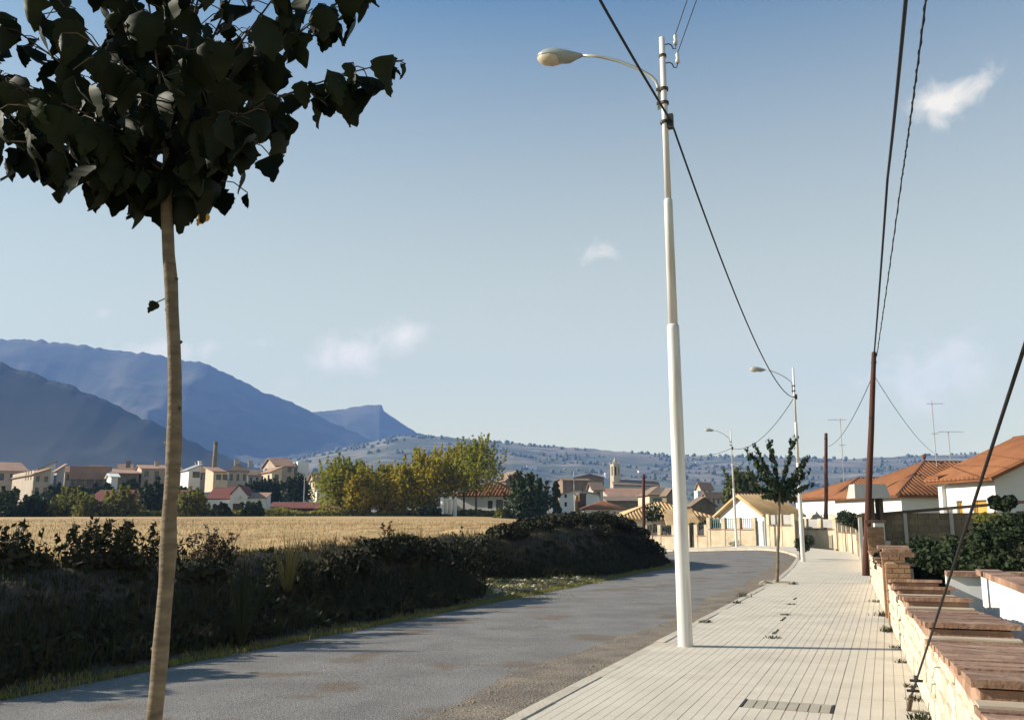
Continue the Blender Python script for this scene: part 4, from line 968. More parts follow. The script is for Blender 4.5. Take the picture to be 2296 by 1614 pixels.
def shoot_tree(name, label, base, trunk, rad, shoots, leafL, leaf_objs, mleaf, group=None, extra=(), dens=1.0):
    """street tree: bare trunk, whips radiating from its head, big hanging leaves along each whip."""
    root = thing(name, base, label, 'tree', group)
    b = MB(); pts = [Vector(p) for p in trunk]; ns = 26; sp, sr = [], []
    for k in range(ns + 1):
        u = k / ns * (len(pts) - 1); i = min(int(u), len(pts) - 2); t = u - i
        p0, p1, p2, p3 = pts[max(i - 1, 0)], pts[i], pts[i + 1], pts[min(i + 2, len(pts) - 1)]
        q = .5 * ((2 * p1) + (p2 - p0) * t + (2 * p0 - 5 * p1 + 4 * p2 - p3) * t * t + (3 * p1 - p0 - 3 * p2 + p3) * t ** 3)
        kn = .3 * max(0, mn.noise(Vector((k * .83, base[0], 0)))); sp.append(q + Vector((mn.noise(Vector((k * .5, 1, base[0]))) * rad * .3, 0, 0))); sr.append(rad * (1.04 - .32 * k / ns) * (1 + kn))
    b.tube(sp, sr, 16); b.build('trunk', 'bark', root, True)
    for (t_, a_) in extra:                                    # knots and stubs on the trunk
        i = int(t_ * ns); d = Vector((math.cos(a_), math.sin(a_), .35)).normalized(); c = sp[i] + d * sr[i] * .6
        MB().tube([c, c + d * sr[i] * .55, c + d * sr[i] * .75], [sr[i] * .34, sr[i] * .27, sr[i] * .1], 8).build('knot', 'barkdk', root, True)
    nobj = 0; allv, allf = [], []
    for (p0, p1, bend, nl) in shoots:
        nl = int(nl * dens)
        p0, p1 = Vector(p0), Vector(p1); mid = p0.lerp(p1, .5) + Vector((0, 0, bend)); n_ = 10; sp2 = [p0.lerp(mid, t).lerp(mid.lerp(p1, t), t) for t in [k / n_ for k in range(n_ + 1)]]
        L = (p1 - p0).length; br = MB().tube(sp2, [max(rad * .22 * (1 - .75 * k / n_), .003) for k in range(n_ + 1)], 7).build('branch', 'barkdk', root, True)
        fv, ff = [], []; pm = MB()
        for j in range(nl):
            t = .12 + .88 * (j + rnd.random() * .8) / nl; u = min(t, .999) * n_; i = int(u); c = sp2[i].lerp(sp2[i + 1], u - i)
            az = (j * 2.4 + rnd.uniform(-.5, .5)); out = Vector((math.cos(az), math.sin(az), 0)); pet = leafL * rnd.uniform(.2, .75)
            c2 = c + out * pet + Vector((0, 0, -pet * rnd.uniform(-.2, .5)))
            pm.tube([c, (c + c2) / 2 + Vector((0, 0, pet * .15)), c2], .0022 * leafL / .15, 4, False)
            s = leafL * rnd.uniform(.5, 1.25) * (1 - .35 * (t > .9)); M4 = Matrix.Translation(c2) @ Matrix.Rotation(az + math.pi / 2 + rnd.uniform(-.7, .7), 4, 'Z') @ Matrix.Rotation(rnd.uniform(-.15, .55), 4, 'X') @ Matrix.Rotation(rnd.uniform(-.4, .4), 4, 'Y') @ Matrix.Scale(s, 4)
            me = rnd.choice(LEAF)
            if leaf_objs and nobj < 300 and c2.z < 4.05:
                o_ = bpy.data.objects.new('leaf', me); COL.objects.link(o_); o_.parent = br; o_.matrix_parent_inverse = Matrix.Identity(4); o_.matrix_world = M4; o_.matrix_basis = M4; nobj += 1
                br.matrix_parent_inverse = Matrix.Translation(root.location).inverted()
            else:
                tgt_v, tgt_f = (allv, allf) if leaf_objs else (fv, ff); k0 = len(tgt_v); tgt_v += [tuple(M4 @ v.co) for v in me.vertices]; tgt_f += [[k0 + x for x in p.vertices] for p in me.polygons]
        pm.build('leaf_stalks', 'barkdk', br)['kind'] = 'stuff'
        if fv:
            m_ = MB(); m_.v, m_.f = fv, ff; o_ = m_.build('leaves', mleaf, br, True); o_['kind'] = 'stuff'
    if allv:
        m_ = MB(); m_.v, m_.f = allv, allf; o_ = m_.build('leaves', mleaf, root, True); o_['kind'] = 'stuff'
    return root
# near tree, cut by the top and the left of the picture
TY = 3.7
tb = P(345, 1614, TY); base = Vector((tb.x - .03, TY, 0))
trunk = [base + Vector((0, 0, -.1)), base + Vector((0, 0, .35)), P(344, 1614, TY), P(366, 1400, TY), P(380, 1200, TY), P(390, 1000, TY), P(389, 800, TY), P(383, 620, TY), P(377, 480, TY), P(376, 400, TY), P(378, 300, TY)]
hd_ = P(377, 420, TY)
def sh(px0, py0, px1, py1, dy0, dy1, bend, n): return (P(px0, py0, TY + dy0), P(px1, py1, TY + dy1), bend, n)
S = [sh(400, 330, 905, 135, 0, -.1, .10, 19), sh(385, 380, 640, 210, .05, .3, .06, 12), sh(390, 330, 870, -70, 0, .2, .10, 19), sh(385, 320, 760, -190, 0, -.3, .06, 15), sh(380, 310, 640, -260, .05, .1, .06, 15),
     sh(378, 300, 520, -330, -.05, -.2, .05, 14), sh(376, 300, 400, -380, 0, .3, 0, 14), sh(374, 300, 280, -360, 0, -.15, .02, 14), sh(372, 310, 130, -320, 0, .2, .04, 15), sh(372, 320, -20, -180, -.05, -.3, .05, 16),
     sh(370, 330, -120, -30, 0, .15, .07, 17), sh(368, 345, -190, 130, 0, -.1, .10, 18), sh(366, 370, -120, 250, 0, .25, .12, 17), sh(366, 385, 40, 235, .0, -.35, .10, 14), sh(368, 400, 150, 200, 0, .45, .08, 12), sh(370, 410, 180, 330, 0, -.2, .06, 9),
     sh(385, 400, 560, 250, 0, -.4, .08, 12), sh(385, 420, 520, 330, .0, .25, .07, 9), sh(388, 440, 500, 405, 0, .05, .05, 6), sh(370, 440, 300, 400, 0, .1, .05, 5), sh(380, 330, 560, 60, 0, .55, .08, 14), sh(375, 330, 240, 40, 0, .55, .08, 14), sh(380, 340, 480, 90, 0, -.6, .08, 13), sh(375, 340, 200, 90, 0, -.6, .08, 13), sh(378, 330, 390, -40, 0, .7, .05, 12), sh(370, 400, -110, 330, 0, .1, .16, 14), sh(368, 415, 40, 370, .0, .3, .14, 10), sh(372, 420, 210, 400, 0, -.1, .08, 7), sh(384, 400, 590, 320, 0, -.25, .1, 8), sh(372, 380, -60, 150, 0, .5, .12, 14), sh(380, 330, 700, 20, 0, .5, .1, 14)]
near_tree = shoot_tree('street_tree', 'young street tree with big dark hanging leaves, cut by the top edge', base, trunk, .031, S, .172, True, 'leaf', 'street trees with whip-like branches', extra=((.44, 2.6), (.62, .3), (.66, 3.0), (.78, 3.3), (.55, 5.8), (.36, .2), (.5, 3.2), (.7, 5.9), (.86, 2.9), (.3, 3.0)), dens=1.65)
# single leaves low on the trunk: a withered one, a yellow one
for (px_, py_, s, m_) in ((352, 690, .06, 'leaf'), (330, 470, .10, 'leaf'), (465, 492, .07, 'leafye')):
    me = LEAF[3].copy(); me.materials.clear(); me.materials.append(M[m_]); o_ = bpy.data.objects.new('leaf', me); COL.objects.link(o_); o_.parent = near_tree; o_.matrix_parent_inverse = Matrix.Translation(near_tree.location).inverted()
    c = P(px_, py_, TY + .02); o_.location = c + Vector((0, 0, s * .4)); o_.scale = (s,) * 3; o_.rotation_euler = (.5, .3, 1.0)
    MB().tube([c + Vector((0, 0, s * .4)), P(380, py_ - 25, TY)], .003, 5).build('stalk', 'barkdk', near_tree)
# second tree of the row
b2 = G(1742, 1306); Y2 = b2.y
tr2 = [b2 + Vector((0, 0, -.1)), P(1744, 1240, Y2), P(1746, 1180, Y2), P(1747, 1130, Y2), P(1748, 1095, Y2)]
tips = [(1690, 990, -.3), (1672, 1000, .3), (1724, 980, .2), (1782, 972, 0), (1812, 1018, -.2), (1818, 1048, .2), (1825, 1080, 0), (1688, 1085, .2), (1700, 1060, -.4), (1800, 1095, -.3), (1710, 1110, 0), (1785, 1115, .3), (1720, 1090, .5), (1770, 1090, .6), (1700, 1040, .3), (1790, 1060, .3)]
S2 = [(P(1747 + rnd.uniform(-4, 4), 1112 + rnd.uniform(-12, 8), Y2), P(x, y, Y2 + d), .02, 62 if y < 1030 else 34) for x, y, d in tips]
shoot_tree('street_tree', 'slender young street tree with upright leafy whips, in a square pit', b2, tr2, .042, S2, .16, False, 'leaflit', 'street trees with whip-like branches')
p4b = P(1463, 1216, 62); Y4 = 62; z4 = P(1463, 1165, Y4)
S4 = [(P(1464, 1165, Y4), P(x, y, Y4 + d), .03, 16) for x, y, d in ((1445, 1140, 0), (1450, 1128, .3), (1460, 1122, -.2), (1470, 1126, .2), (1482, 1128, 0), (1490, 1140, .3), (1488, 1152, -.2), (1442, 1152, .2), (1475, 1142, -.4), (1455, 1145, .4))]
shoot_tree('street_tree', 'small dark street tree standing before the long low house', (p4b.x, Y4, -.3), [Vector((p4b.x, Y4, -.4)), P(1463, 1190, Y4), P(1464, 1160, Y4)], .045, S4, .26, False, 'leaflit', 'street trees with whip-like branches')
# tree pit
pit = thing('tree_pit', b2, 'square tree pit with low rim at the slender street tree', 'tree pit')
MB().box(b2 + Vector((0, 0, -.02)), KN, K, (0, 0, 1), .36, .36, .018).build('soil_bed', 'soil', pit)
for d, e in ((KN, K), (K, KN)):
    for s_ in (-1, 1): MB().box(b2 + d * s_ * .39, d, e, (0, 0, 1), .035, .43 if d is KN else .35, .03).build('rim', 'kerb', pit)

def leafy_tree(name, label, cat, base, H, trunk_h, crown, mleaf, leaf=.3, n=2600, tr=.12, group=None, lobes=None, hang=0, sprigs=0):
    """crown: list of (dx,dy,dz,r,squash) lobes relative to base."""
    base = Vector(base); root = thing(name, base, label, cat, group)
    top = base + Vector((rnd.uniform(-.2, .2), rnd.uniform(-.2, .2), H * .75)); mid = base + Vector((0, 0, trunk_h))
    MB().tube([base - Vector((0, 0, .3)), mid, mid.lerp(top, .5), top], [tr, tr * .8, tr * .5, tr * .15], 9).build('trunk', 'barkdk', root, True)
    C = []
    tot = sum(c[3] ** 2 for c in crown)
    for (dx, dy, dz, r, sq) in crown:
        m = int(n * r * r / tot); c = np.array(base) + np.array([dx, dy, dz]); p = blob_points(m, c, r, sq, .42)
        keep = np.array([mn.noise(Vector(q * (1.6 / max(r, .6)) + np.array([7, 3, dx]))) > -.22 for q in p]); C.append(p[keep])
        if trunk_h > .2:
            MB().tube([mid, mid.lerp(Vector(c), .55) + Vector((0, 0, .1)), Vector(c)], [tr * .5, tr * .35, tr * .1], 6).build('limb', 'barkdk', root, True)
    for _ in range(sprigs):
        (dx, dy, dz, r, sq) = rnd.choice(crown); a = rnd.uniform(0, 6.28); k = rnd.uniform(.3, .95); h = rnd.uniform(.5, 1.0) * r * .9
        c = np.array(base) + np.array([dx + math.cos(a) * r * k, dy + math.sin(a) * r * k, dz + r * sq * math.sqrt(max(0, 1 - k * k)) * .8]); t = nr.uniform(0, 1, 26)
        C.append(c + np.stack([t * rnd.uniform(-.25, .25) * h, t * rnd.uniform(-.2, .2) * h, t * h], 1) + nr.normal(size=(26, 3)) * leaf * .35 * (1.2 - t)[:, None])
    C = np.concatenate(C); V, Qd = leafquads(C, leaf, hang=hang); o_ = link('crown', npmesh('crown', V, Qd), M[mleaf], root); o_['kind'] = 'stuff'
    return root
def ptree(label, px, pbase, x0, x1, ytop, ybot, Y, mleaf, n=5200, leaf=.27, name='poplar_tree', cat='tree', group='trees along the far edge of the field', tall=True, sprigs=34, hang=0, low=None):
    b = P(px, pbase, Y); b.z = min(b.z, gz(b.x, b.y) + .0) if Y < 130 else b.z
    zt, zb = P(px, ytop, Y).z, P(px, ybot, Y).z; xa, xb = P(x0, ytop, Y).x, P(x1, ytop, Y).x; W = xb - xa; Hc = zt - zb; cr = []
    k_w = 1.55 if mleaf.startswith('poplar') else 1.25; W *= k_w; ex_ = low if low is not None else 1.2 if mleaf.startswith('poplar') else .7; Hc += ex_; zb -= ex_; r0 = min(W * .44, Hc * .42)
    for k in range(8):
        u = rnd.uniform(-.5, .5) if k > 1 else (-.25, .25)[k]; v = (k + .5) / 8; ww = 1 - .55 * v
        cr.append(((xa + xb) / 2 - b.x + u * (W * .62) * ww, rnd.uniform(-.6, .6) * r0, zb - b.z + r0 * .6 + v * (Hc - 1.6 * r0), r0 * rnd.uniform(.75, 1.1) * (1 - .3 * v), 1.05))
    return leafy_tree(name, label, cat, b, zt - b.z, max(zb - b.z, .2) + .2, cr, mleaf, leaf, n, .13 if Hc > 3 else .06, group, sprigs=sprigs, hang=hang)
ptree('green topped field-edge tree, leftmost of the yellowing row', 763, 1146, 722, 812, 1018, 1112, 107, 'poplar2')
ptree('olive tree behind the leftmost of the yellowing row', 785, 1142, 770, 842, 1026, 1115, 112, 'poplar2')
ptree('third yellowing field-edge tree counted from the chapel-like white shed', 830, 1146, 786, 856, 1046, 1116, 106, 'poplar')
ptree('small round yellow-green tree in the middle of the row', 855, 1141, 842, 900, 1042, 1118, 111, 'poplar')
ptree('thin pale yellowing tree with forked light trunk', 910, 1147, 875, 925, 1040, 1112, 106, 'poplar', n=1700)
ptree('dense yellow-green tree left of the white arches', 947, 1140, 915, 1000, 1006, 1118, 108, 'poplar', n=3200)
ptree('yellowest and broadest tree over the white arches', 1000, 1146, 965, 1055, 990, 1110, 110, 'poplar', n=4400, low=.2)
ptree('tallest loose green tree before the white red-roofed house', 1067, 1157, 1020, 1112, 974, 1096, 106, 'poplar2', n=3600, leaf=.24, low=.2)
ptree('olive filler tree behind the third yellowing tree', 812, 1142, 795, 850, 1036, 1116, 113, 'poplar2')
ptree('yellow-green tree filling the gap before the pale forked trunk', 885, 1143, 862, 915, 1036, 1116, 113, 'poplar')
ptree('olive tree filling the gap right of the forked trunk', 935, 1143, 905, 965, 1024, 1116, 113, 'poplar2')
ptree('leafy green tree behind the tallest loose tree', 1040, 1146, 1005, 1070, 996, 1096, 113, 'poplar2', low=.2)
ptree('dark rounded tree at the corner of the white red-roofed house', 1186, 1152, 1138, 1236, 1056, 1150, 96, 'treedk', n=4200, leaf=.32, name='broadleaf_tree', group=None)
ptree('narrow dark cypress beside the white gabled town house', 1246, 1160, 1236, 1257, 1072, 1152, 104, 'treedk', n=1500, leaf=.2, name='cypress_tree', group=None, sprigs=10)
ptree('bushy olive-green tree behind the gabled white house', 1662, 1160, 1618, 1708, 1046, 1128, 92, 'treemid', n=3600, leaf=.26, name='broadleaf_tree', group=None)
# dark trees among the houses
for i, (px, x0, x1, yt, yb, Y, m_, lb) in enumerate([(560, 540, 590, 1076, 1122, 150, 'treedk', 'dark tree right of the brown-roofed factory houses'), (610, 582, 640, 1068, 1125, 152, 'treedk', 'dark tree below the big house with brown roof'), (652, 628, 692, 1058, 1128, 150, 'treedk', 'tallest dark tree left of the thin grey lamp mast'),
                                                 (30, -30, 75, 1085, 1165, 100, 'treedk', 'dark bush at the left picture edge beyond the field'), (75, 55, 105, 1098, 1165, 103, 'treedk', 'dark bush below the pale three-window house'), (150, 108, 200, 1092, 1160, 104, 'bushye', 'yellow-green bush right of the pale three-window house'), (205, 180, 235, 1104, 1160, 103, 'bushye', 'smaller olive bush before the red shed roof'),
                                                 (290, 238, 335, 1082, 1158, 105, 'bushye', 'broad yellow-green bush before the red shed roof'), (345, 322, 375, 1070, 1135, 118, 'treedk', 'dark green tree left of the near trunk beyond the field'), (428, 404, 462, 1090, 1156, 104, 'bushye', 'yellow-green bush left of the chapel-like white shed'), (495, 478, 520, 1126, 1150, 103, 'treedk', 'low dark bush at the foot of the chapel-like white shed'), (560, 535, 600, 1124, 1152, 103, 'treedk', 'low dark bush right of the shed door'),
                                                 (950, 925, 1000, 1132, 1156, 102, 'hedge', 'low green bush left of the white arches'), (1128, 1108, 1150, 1140, 1160, 96, 'bushye', 'small shrub under the windows of the red-roofed house'),
                                                 (120, 100, 142, 1086, 1130, 142, 'treedk', 'dark tree right behind the three-window house'), (175, 150, 200, 1084, 1130, 145, 'treedk', 'dark tree before the long dark-walled house'), (222, 200, 246, 1082, 1130, 144, 'treedk', 'dark tree left of the tiny white shed roof'), (285, 262, 312, 1076, 1125, 146, 'treedk', 'dark tree right of the tiny white shed roof'), (402, 384, 424, 1086, 1130, 140, 'treedk', 'dark tree just right of the near trunk'), (880, 850, 905, 1105, 1150, 118, 'treedk', 'dark undergrowth between the yellowing trunks'), (960, 925, 985, 1102, 1150, 118, 'treedk', 'dark undergrowth left of the white slabs')]):
    ptree(lb, px, yb + 2, x0, x1, yt, yb, Y, m_, n=2200 if yb - yt > 50 else 1100, leaf=.34 if Y < 140 else .45, name='shrub' if Y < 118 else 'dark_tree', cat='shrub' if Y < 118 else 'tree', group='bushes along the far edge of the field' if Y < 118 else None, sprigs=14)
# scrub line closing the field
n_ = 9000; px_ = nr.uniform(-300, 1180, n_); C = []
for i in range(n_):
    Y = 105 + rnd.random() * 4; k = KX(px_[i], 1150); x = k * Y; C.append((x, Y, 0))
C = np.array(C); hgt = np.array([.25 + .75 * max(0, mn.fractal(Vector((c[0] * .16, 0, 3)), 1, 2, 3) + .45) for c in C]); C[:, 2] = field_z(C[:, 0], C[:, 1]) + nr.uniform(0, 1, n_) * hgt
V, Qd = leafquads(C, .34); stuff(link('scrub', npmesh('scrub', V, Qd), M['bushye']), 'low green scrub along the far edge of the field', 'scrub')

# ------------------------------------------------------------------ the town beyond the field (Y in metres)
def pole_lamp(): pass
hpx('town_house', 'brown-roofed house at the left picture edge of the town', 'house', -6, 1054, 1085, 190, 38, xr=62, xl=-40, roof='gable_a', rh=2.2, wall='stucco', tile='tile_pk', nf=3)
hpx('town_house', 'pale house with three small windows and sloping pink roof', 'house', 76, 1062, 1112, 165, 38, xr=114, xl=29, roof='shed_a', rh=1.1, wall='stucco', tile='tile_pk', rows=2, nf=2, lw=[(2.0, 2.7, 3.0, 4.6), (4.3, 5.0, 3.0, 4.6), (6.6, 7.3, 3.0, 4.6)])
hpx('town_house', 'small white attic house with brick roof above the pale three-window house', 'house', 88, 1050, 1066, 180, 30, xr=124, xl=76, roof='shed_a', rh=1.4, wall='whitewash', tile='tile_pk')
hpx('town_house', 'narrow house with one lit wall edge right of the three-window house', 'house', 128, 1054, 1090, 172, 38, xr=145, xl=122, roof='shed_a', rh=1.0, wall='greyplaster', tile='tile_pk')
hpx('town_house', 'long dark-walled house with low beige roof', 'house', 160, 1062, 1100, 185, 24, xr=246, xl=140, roof='gable_a', rh=1.6, wall='blockwall', tile='tile_pk', nf=4)
hpx('town_house', 'house with beige roof and one white chimney', 'house', 250, 1060, 1092, 182, 24, xr=312, xl=236, roof='gable_a', rh=2.3, wall='blockwall', tile='tile_pk', nf=3, chim=[(3, 3, .9, 1.2)])
hpx('town_house', 'long white house with three dark chimneys behind the near trunk', 'house', 318, 1050, 1076, 188, 26, xr=408, xl=304, roof='gable_a', rh=1.2, wall='stucco', tile='tile_pk', nf=4, chim=[(3, 2, .8, .9), (7, 2, .8, .9), (11, 2, .8, .9)])
hpx('garden_shed', 'tiny white shed roof among dark trees left of the near trunk', 'shed', 250, 1068, 1080, 150, 30, xr=264, xl=240, roof='gable_a', rh=.6, wall='whitewash', tile='whitewash')
hpx('town_house', 'white modern house with large shaded window right of the near trunk', 'house', 424, 1052, 1080, 170, 33, xr=450, xl=406, roof='shed_a', rh=.9, wall='whitewash', tile='roofgrey', fw=[(.7, 2.0, .8, 1.9)], chim=[(2.6, 3, .5, 1.2)])
hpx('town_house', 'ochre house with reddish roof under the tall factory chimney', 'house', 479, 1056, 1083, 165, 34, xr=504, xl=461, roof='shed_b', rh=.9, wall='stonefar', tile='tile_pk', fw=[(.5, 1.4, .6, 1.6), (1.7, 2.6, .6, 1.6)])
hpx('town_house', 'brown-roofed house with two dark chimneys right of the factory chimney', 'house', 512, 1056, 1086, 172, 20, xr=556, xl=500, roof='hip', rh=1.5, wall='greyplaster', tile='tile_br', nf=3, chim=[(1.5, 2, .8, 1.4), (4, 2, .7, 1.2)])
for (x0_, x1_, ye_, yb_, ph_, tl_, wl_, lb_) in ((146, 176, 1057, 1085, 30, 'tile_pk', 'stucco', 'small pink-roofed house behind the long dark-walled house'), (205, 232, 1054, 1080, 28, 'tile_br', 'stucco', 'small brown-roofed house left of the chimneyed beige roof'), (268, 296, 1052, 1080, 25, 'tile_pk', 'whitewash', 'small white-walled house behind the chimneyed beige roof'), (352, 372, 1054, 1078, 25, 'tile_br', 'stucco', 'tiny brown-roofed house left of the near trunk'), (448, 466, 1058, 1082, 28, 'tile_pk', 'stucco', 'narrow house between the modern house and the factory chimney'), (556, 584, 1064, 1090, 20, 'tile_br', 'greyplaster', 'low brown-roofed house left of the big house'), (735, 762, 1072, 1100, 20, 'tile_pk', 'stucco', 'low pink-roofed house behind the leftmost yellowing tree'), (20, 44, 1056, 1085, 35, 'tile_br', 'stucco', 'brown-roofed house squeezed behind the three-window house')):
    hpx('town_house', lb_, 'house', x0_, ye_, yb_, 205, ph_, xr=x1_, W=6, roof='gable_a', rh=1.3, wall=wl_, tile=tl_, nf=2)
# factory chimney
q = P(480, 1060, 185); qt = P(480, 990, 185); fc = thing('factory_chimney', (q.x, q.y, q.z - 3), 'tall tapering brick factory chimney left of the town', 'chimney')
MB().tube([(q.x, q.y, q.z - 3), (q.x, q.y, qt.z - .5)], [.62, .36], 14).build('shaft', 'blockwall', fc, True); MB().tube([(q.x, q.y, qt.z - .5), (q.x, q.y, qt.z)], [.44, .42], 14).build('rim', 'blockwall', fc)
# white shed with a chapel-like gable
hpx('chapel_shed', 'white chapel-like shed with pointed gable, round oculus and red roof', 'shed', 517, 1107, 1145, 120, 8, xr=554, W=9, roof='gable_b', rh=1.2, wall='whitewash', tile='tile_rd', ov=.12, fw=[(.35, 1.5, .0, .95, 'barkdk')])
q = P(521 + 13, 1114, 119.8); 
oc = tag(MB().tube([(q.x, q.y - .02, q.z), (q.x, q.y + .25, q.z)], .22, 14).build('oculus', 'porcelain'), 'white round oculus in the gable of the chapel-like shed', 'window')
hpx('annex', 'white low annex with red roof left of the chapel-like gable', 'shed', 461, 1118, 1146, 120.2, 8, xr=516, W=7, roof='shed_b', rh=1.7, wall='whitewash', tile='tile_rd', ov=.1)
hpx('annex', 'white low annex right of the chapel-like gable', 'shed', 555, 1116, 1142, 121, 8, xr=597, W=5, roof='shed_b', rh=.8, wall='whitewash', tile='tile_pk', ov=.1)
hpx('red_shed', 'long red-roofed shed half hidden behind bushes left of the near trunk', 'shed', 175, 1140, 1160, 118, 4, xr=400, W=16, roof='gable_a', rh=2.6, wall='tile_rd', tile='tile_rd', ov=.3)
hpx('red_shed', 'long low red-roofed shed right of the chapel-like shed', 'shed', 600, 1139, 1155, 128, 3, xr=760, W=10, roof='gable_a', rh=.9, wall='tile_rd', tile='tile_rd', ov=.3)
hpx('big_house', 'big house with brown roof and upper balcony row on the town edge', 'house', 618, 1043, 1085, 175, 32, xr=660, xl=590, roof='gable_a', rh=1.6, wall='stucco', tile='tile_pk', rows=2, nf=2, nl=2)
hpx('town_house', 'pinkish house wing before the big brown-roofed house', 'house', 610, 1056, 1090, 168, 32, xr=632, xl=582, roof='shed_a', rh=.8, wall='stonefar', tile='tile_pk', nf=1, nl=2)
hpx('town_house', 'tall blank white block right of the big brown-roofed house', 'house', 668, 1034, 1085, 178, 25, xr=693, xl=658, wall='whitewash')
hpx('town_house', 'ochre low house right of the blank white block', 'house', 706, 1076, 1100, 160, 30, xr=740, xl=693, roof='gable_a', rh=1.3, wall='stonefar', tile='tile_pk', nl=2)
hpx('workshop', 'pale blue-white flat workshop behind the yellowing trees', 'workshop', 712, 1096, 1132, 150, 14, xr=765, xl=704, wall='whitewash')
q = P(681, 1128, 140); qt = P(681, 1062, 140); mm = thing('lamp_mast', (q.x, q.y, q.z - 1), 'thin grey lamp mast among dark trees', 'mast'); MB().tube([(q.x, 140, q.z - 1), (q.x, 140, qt.z)], [.1, .06], 8).build('shaft', 'concrete', mm); MB().bx((q.x - .3, 140, qt.z), .35, .08, .05).build('head', 'concrete', mm)
hpx('low_white_wall', 'short white wall segment between the yellowing tree trunks', 'wall', 788, 1131, 1147, 113, 4, xr=829, W=1, wall='whitewash')
# row of white arched slabs
for i, (px, yt, yb) in enumerate(((990, 1114, 1146), (999, 1116, 1146), (1008, 1113, 1147), (1018, 1118, 1154))):
    q = P(px, yb, 104); zt = P(px, yt, 104).z; zb = q.z - .3; b = MB(); w = .22; pts = [(q.x - w, zb), (q.x + w, zb)] + [(q.x + w * math.cos(a), zt - w + w * math.sin(a)) for a in np.linspace(0, math.pi, 9)]
    ad = Vector((.8, -.6, 0)); c0 = Vector((q.x, 104 + i * .2, 0)); A_ = [c0 + ad * (x - q.x) + Vector((0, 0, z)) for x, z in pts]; d = Vector((.1, .14, 0)); nn_ = len(A_); b.v = [tuple(p) for p in A_] + [tuple(p + d) for p in A_]
    b.f = [list(range(nn_)), [nn_ + j for j in range(nn_)][::-1]] + [[j, nn_ + j, nn_ + (j + 1) % nn_, (j + 1) % nn_] for j in range(nn_)]
    tag(b.build('arched_slab', 'whitewash'), ['first white round-topped slab from the left of four', 'second white round-topped slab from the left of four', 'third white round-topped slab from the left of four', 'last white round-topped slab beside the red-roofed house'][i], 'slab', 'white round-topped slabs')
hpx('red_roofed_house', 'white house with red tiled roof and two dark windows beyond the field', 'house', 1024, 1112, 1160, 118, -14, xr=1152, W=9, roof='hip', rh=1.9, wall='whitewash', tile='tile_or', ov=.35, rib=.45, fw=[(4.1, 4.75, 1.1, 2.1), (5.2, 6.1, .75, 2.2)], chim=[(4.2, 3, .5, .9)])
hpx('town_house', 'purplish brown gabled house behind the red-roofed white house', 'house', 1134, 1076, 1100, 190, 20, xr=1180, xl=1112, roof='gable_b', rh=1.9, wall='tile_br', tile='tile_br')
hpx('brown_block', 'large brown windowless block above the white gabled town house', 'building', 1262, 1076, 1120, 230, 12, xr=1322, xl=1250, wall='tile_br', roof='gable_a', rh=.5, tile='tile_br')
hpx('brown_block', 'taller brown block with shallow gable right of the far lamp', 'building', 1290, 1070, 1115, 250, 6, xr=1354, xl=1283, wall='tile_br', roof='gable_b', rh=.9, tile='tile_br')
hpx('town_house', 'white gabled town house with two small windows above the mound', 'house', 1254, 1108, 1150, 128, -7, xr=1340, W=9, roof='gable_b', rh=.65, wall='whitewash', tile='tile_pk', ov=.15, fw=[(.7, 1.05, .9, 1.5), (.7, 1.05, 2.1, 2.6)])
hpx('dark_house', 'bluish dark house right behind the white gabled town house', 'house', 1330, 1096, 1125, 160, 10, xr=1352, xl=1318, wall='greyplaster', roof='gable_a', rh=1.2, tile='tile_br', nf=1)
q = P(1304, 1140, 112); pil = thing('gate_pillar', (q.x, 112, q.z - 1), 'dark brown gate pillar with ochre side above the mound', 'pillar')
zt = P(1304, 1108, 112).z; MB().bx((q.x, 112, (q.z - 1 + zt) / 2), .42, .42, (zt - q.z + 1) / 2, R(20)).build('shaft', 'barkdk', pil); MB().bx((q.x, 112, zt + .08), .5, .5, .08, R(20)).build('cap', 'tile_br', pil); MB().bx((q.x - .62, 112.3, (q.z - 1 + zt) / 2 - .1), .18, .3, (zt - q.z + 1) / 2 - .1, R(20)).build('wing', 'woodye', pil)
MB().tube([(q.x + .1, 112, zt + .1), (q.x + .12, 112, zt + .9)], .06, 6).build('finial', 'dark', pil)
hpx('town_house', 'low house with red roof and grey hip end above the mound', 'house', 1312, 1141, 1160, 105, 3, xr=1402, W=6, roof='hip', rh=.95, wall='whitewash', tile='tile_or', ov=.3)
hpx('town_house', 'long house with wide beige roof below the church', 'house', 1366, 1112, 1135, 200, 10, xr=1456, W=12, roof='gable_a', rh=1.9, wall='greyplaster', tile='tile_pk', nf=4)
hpx('town_house', 'dark brown low roof between church and yellow roof', 'house', 1362, 1122, 1140, 170, 4, xr=1450, W=10, roof='gable_a', rh=.9, wall='blockwall', tile='tile_br')
hpx('town_house', 'brown-roofed house with teal upper windows left of the nearest lamp', 'house', 1456, 1110, 1140, 150, 4, xr=1508, W=9, roof='hip', rh=1.5, wall='stonefar', tile='tile_br', ov=.4, fw=[(.5, 2.0, .9, 1.7, 'teal')])
hpx('town_house', 'dark barn gable beside the teal-windowed house', 'house', 1494, 1108, 1140, 146, 30, xr=1516, xl=1486, roof='gable_b', rh=1.0, wall='blockwall', tile='tile_br')
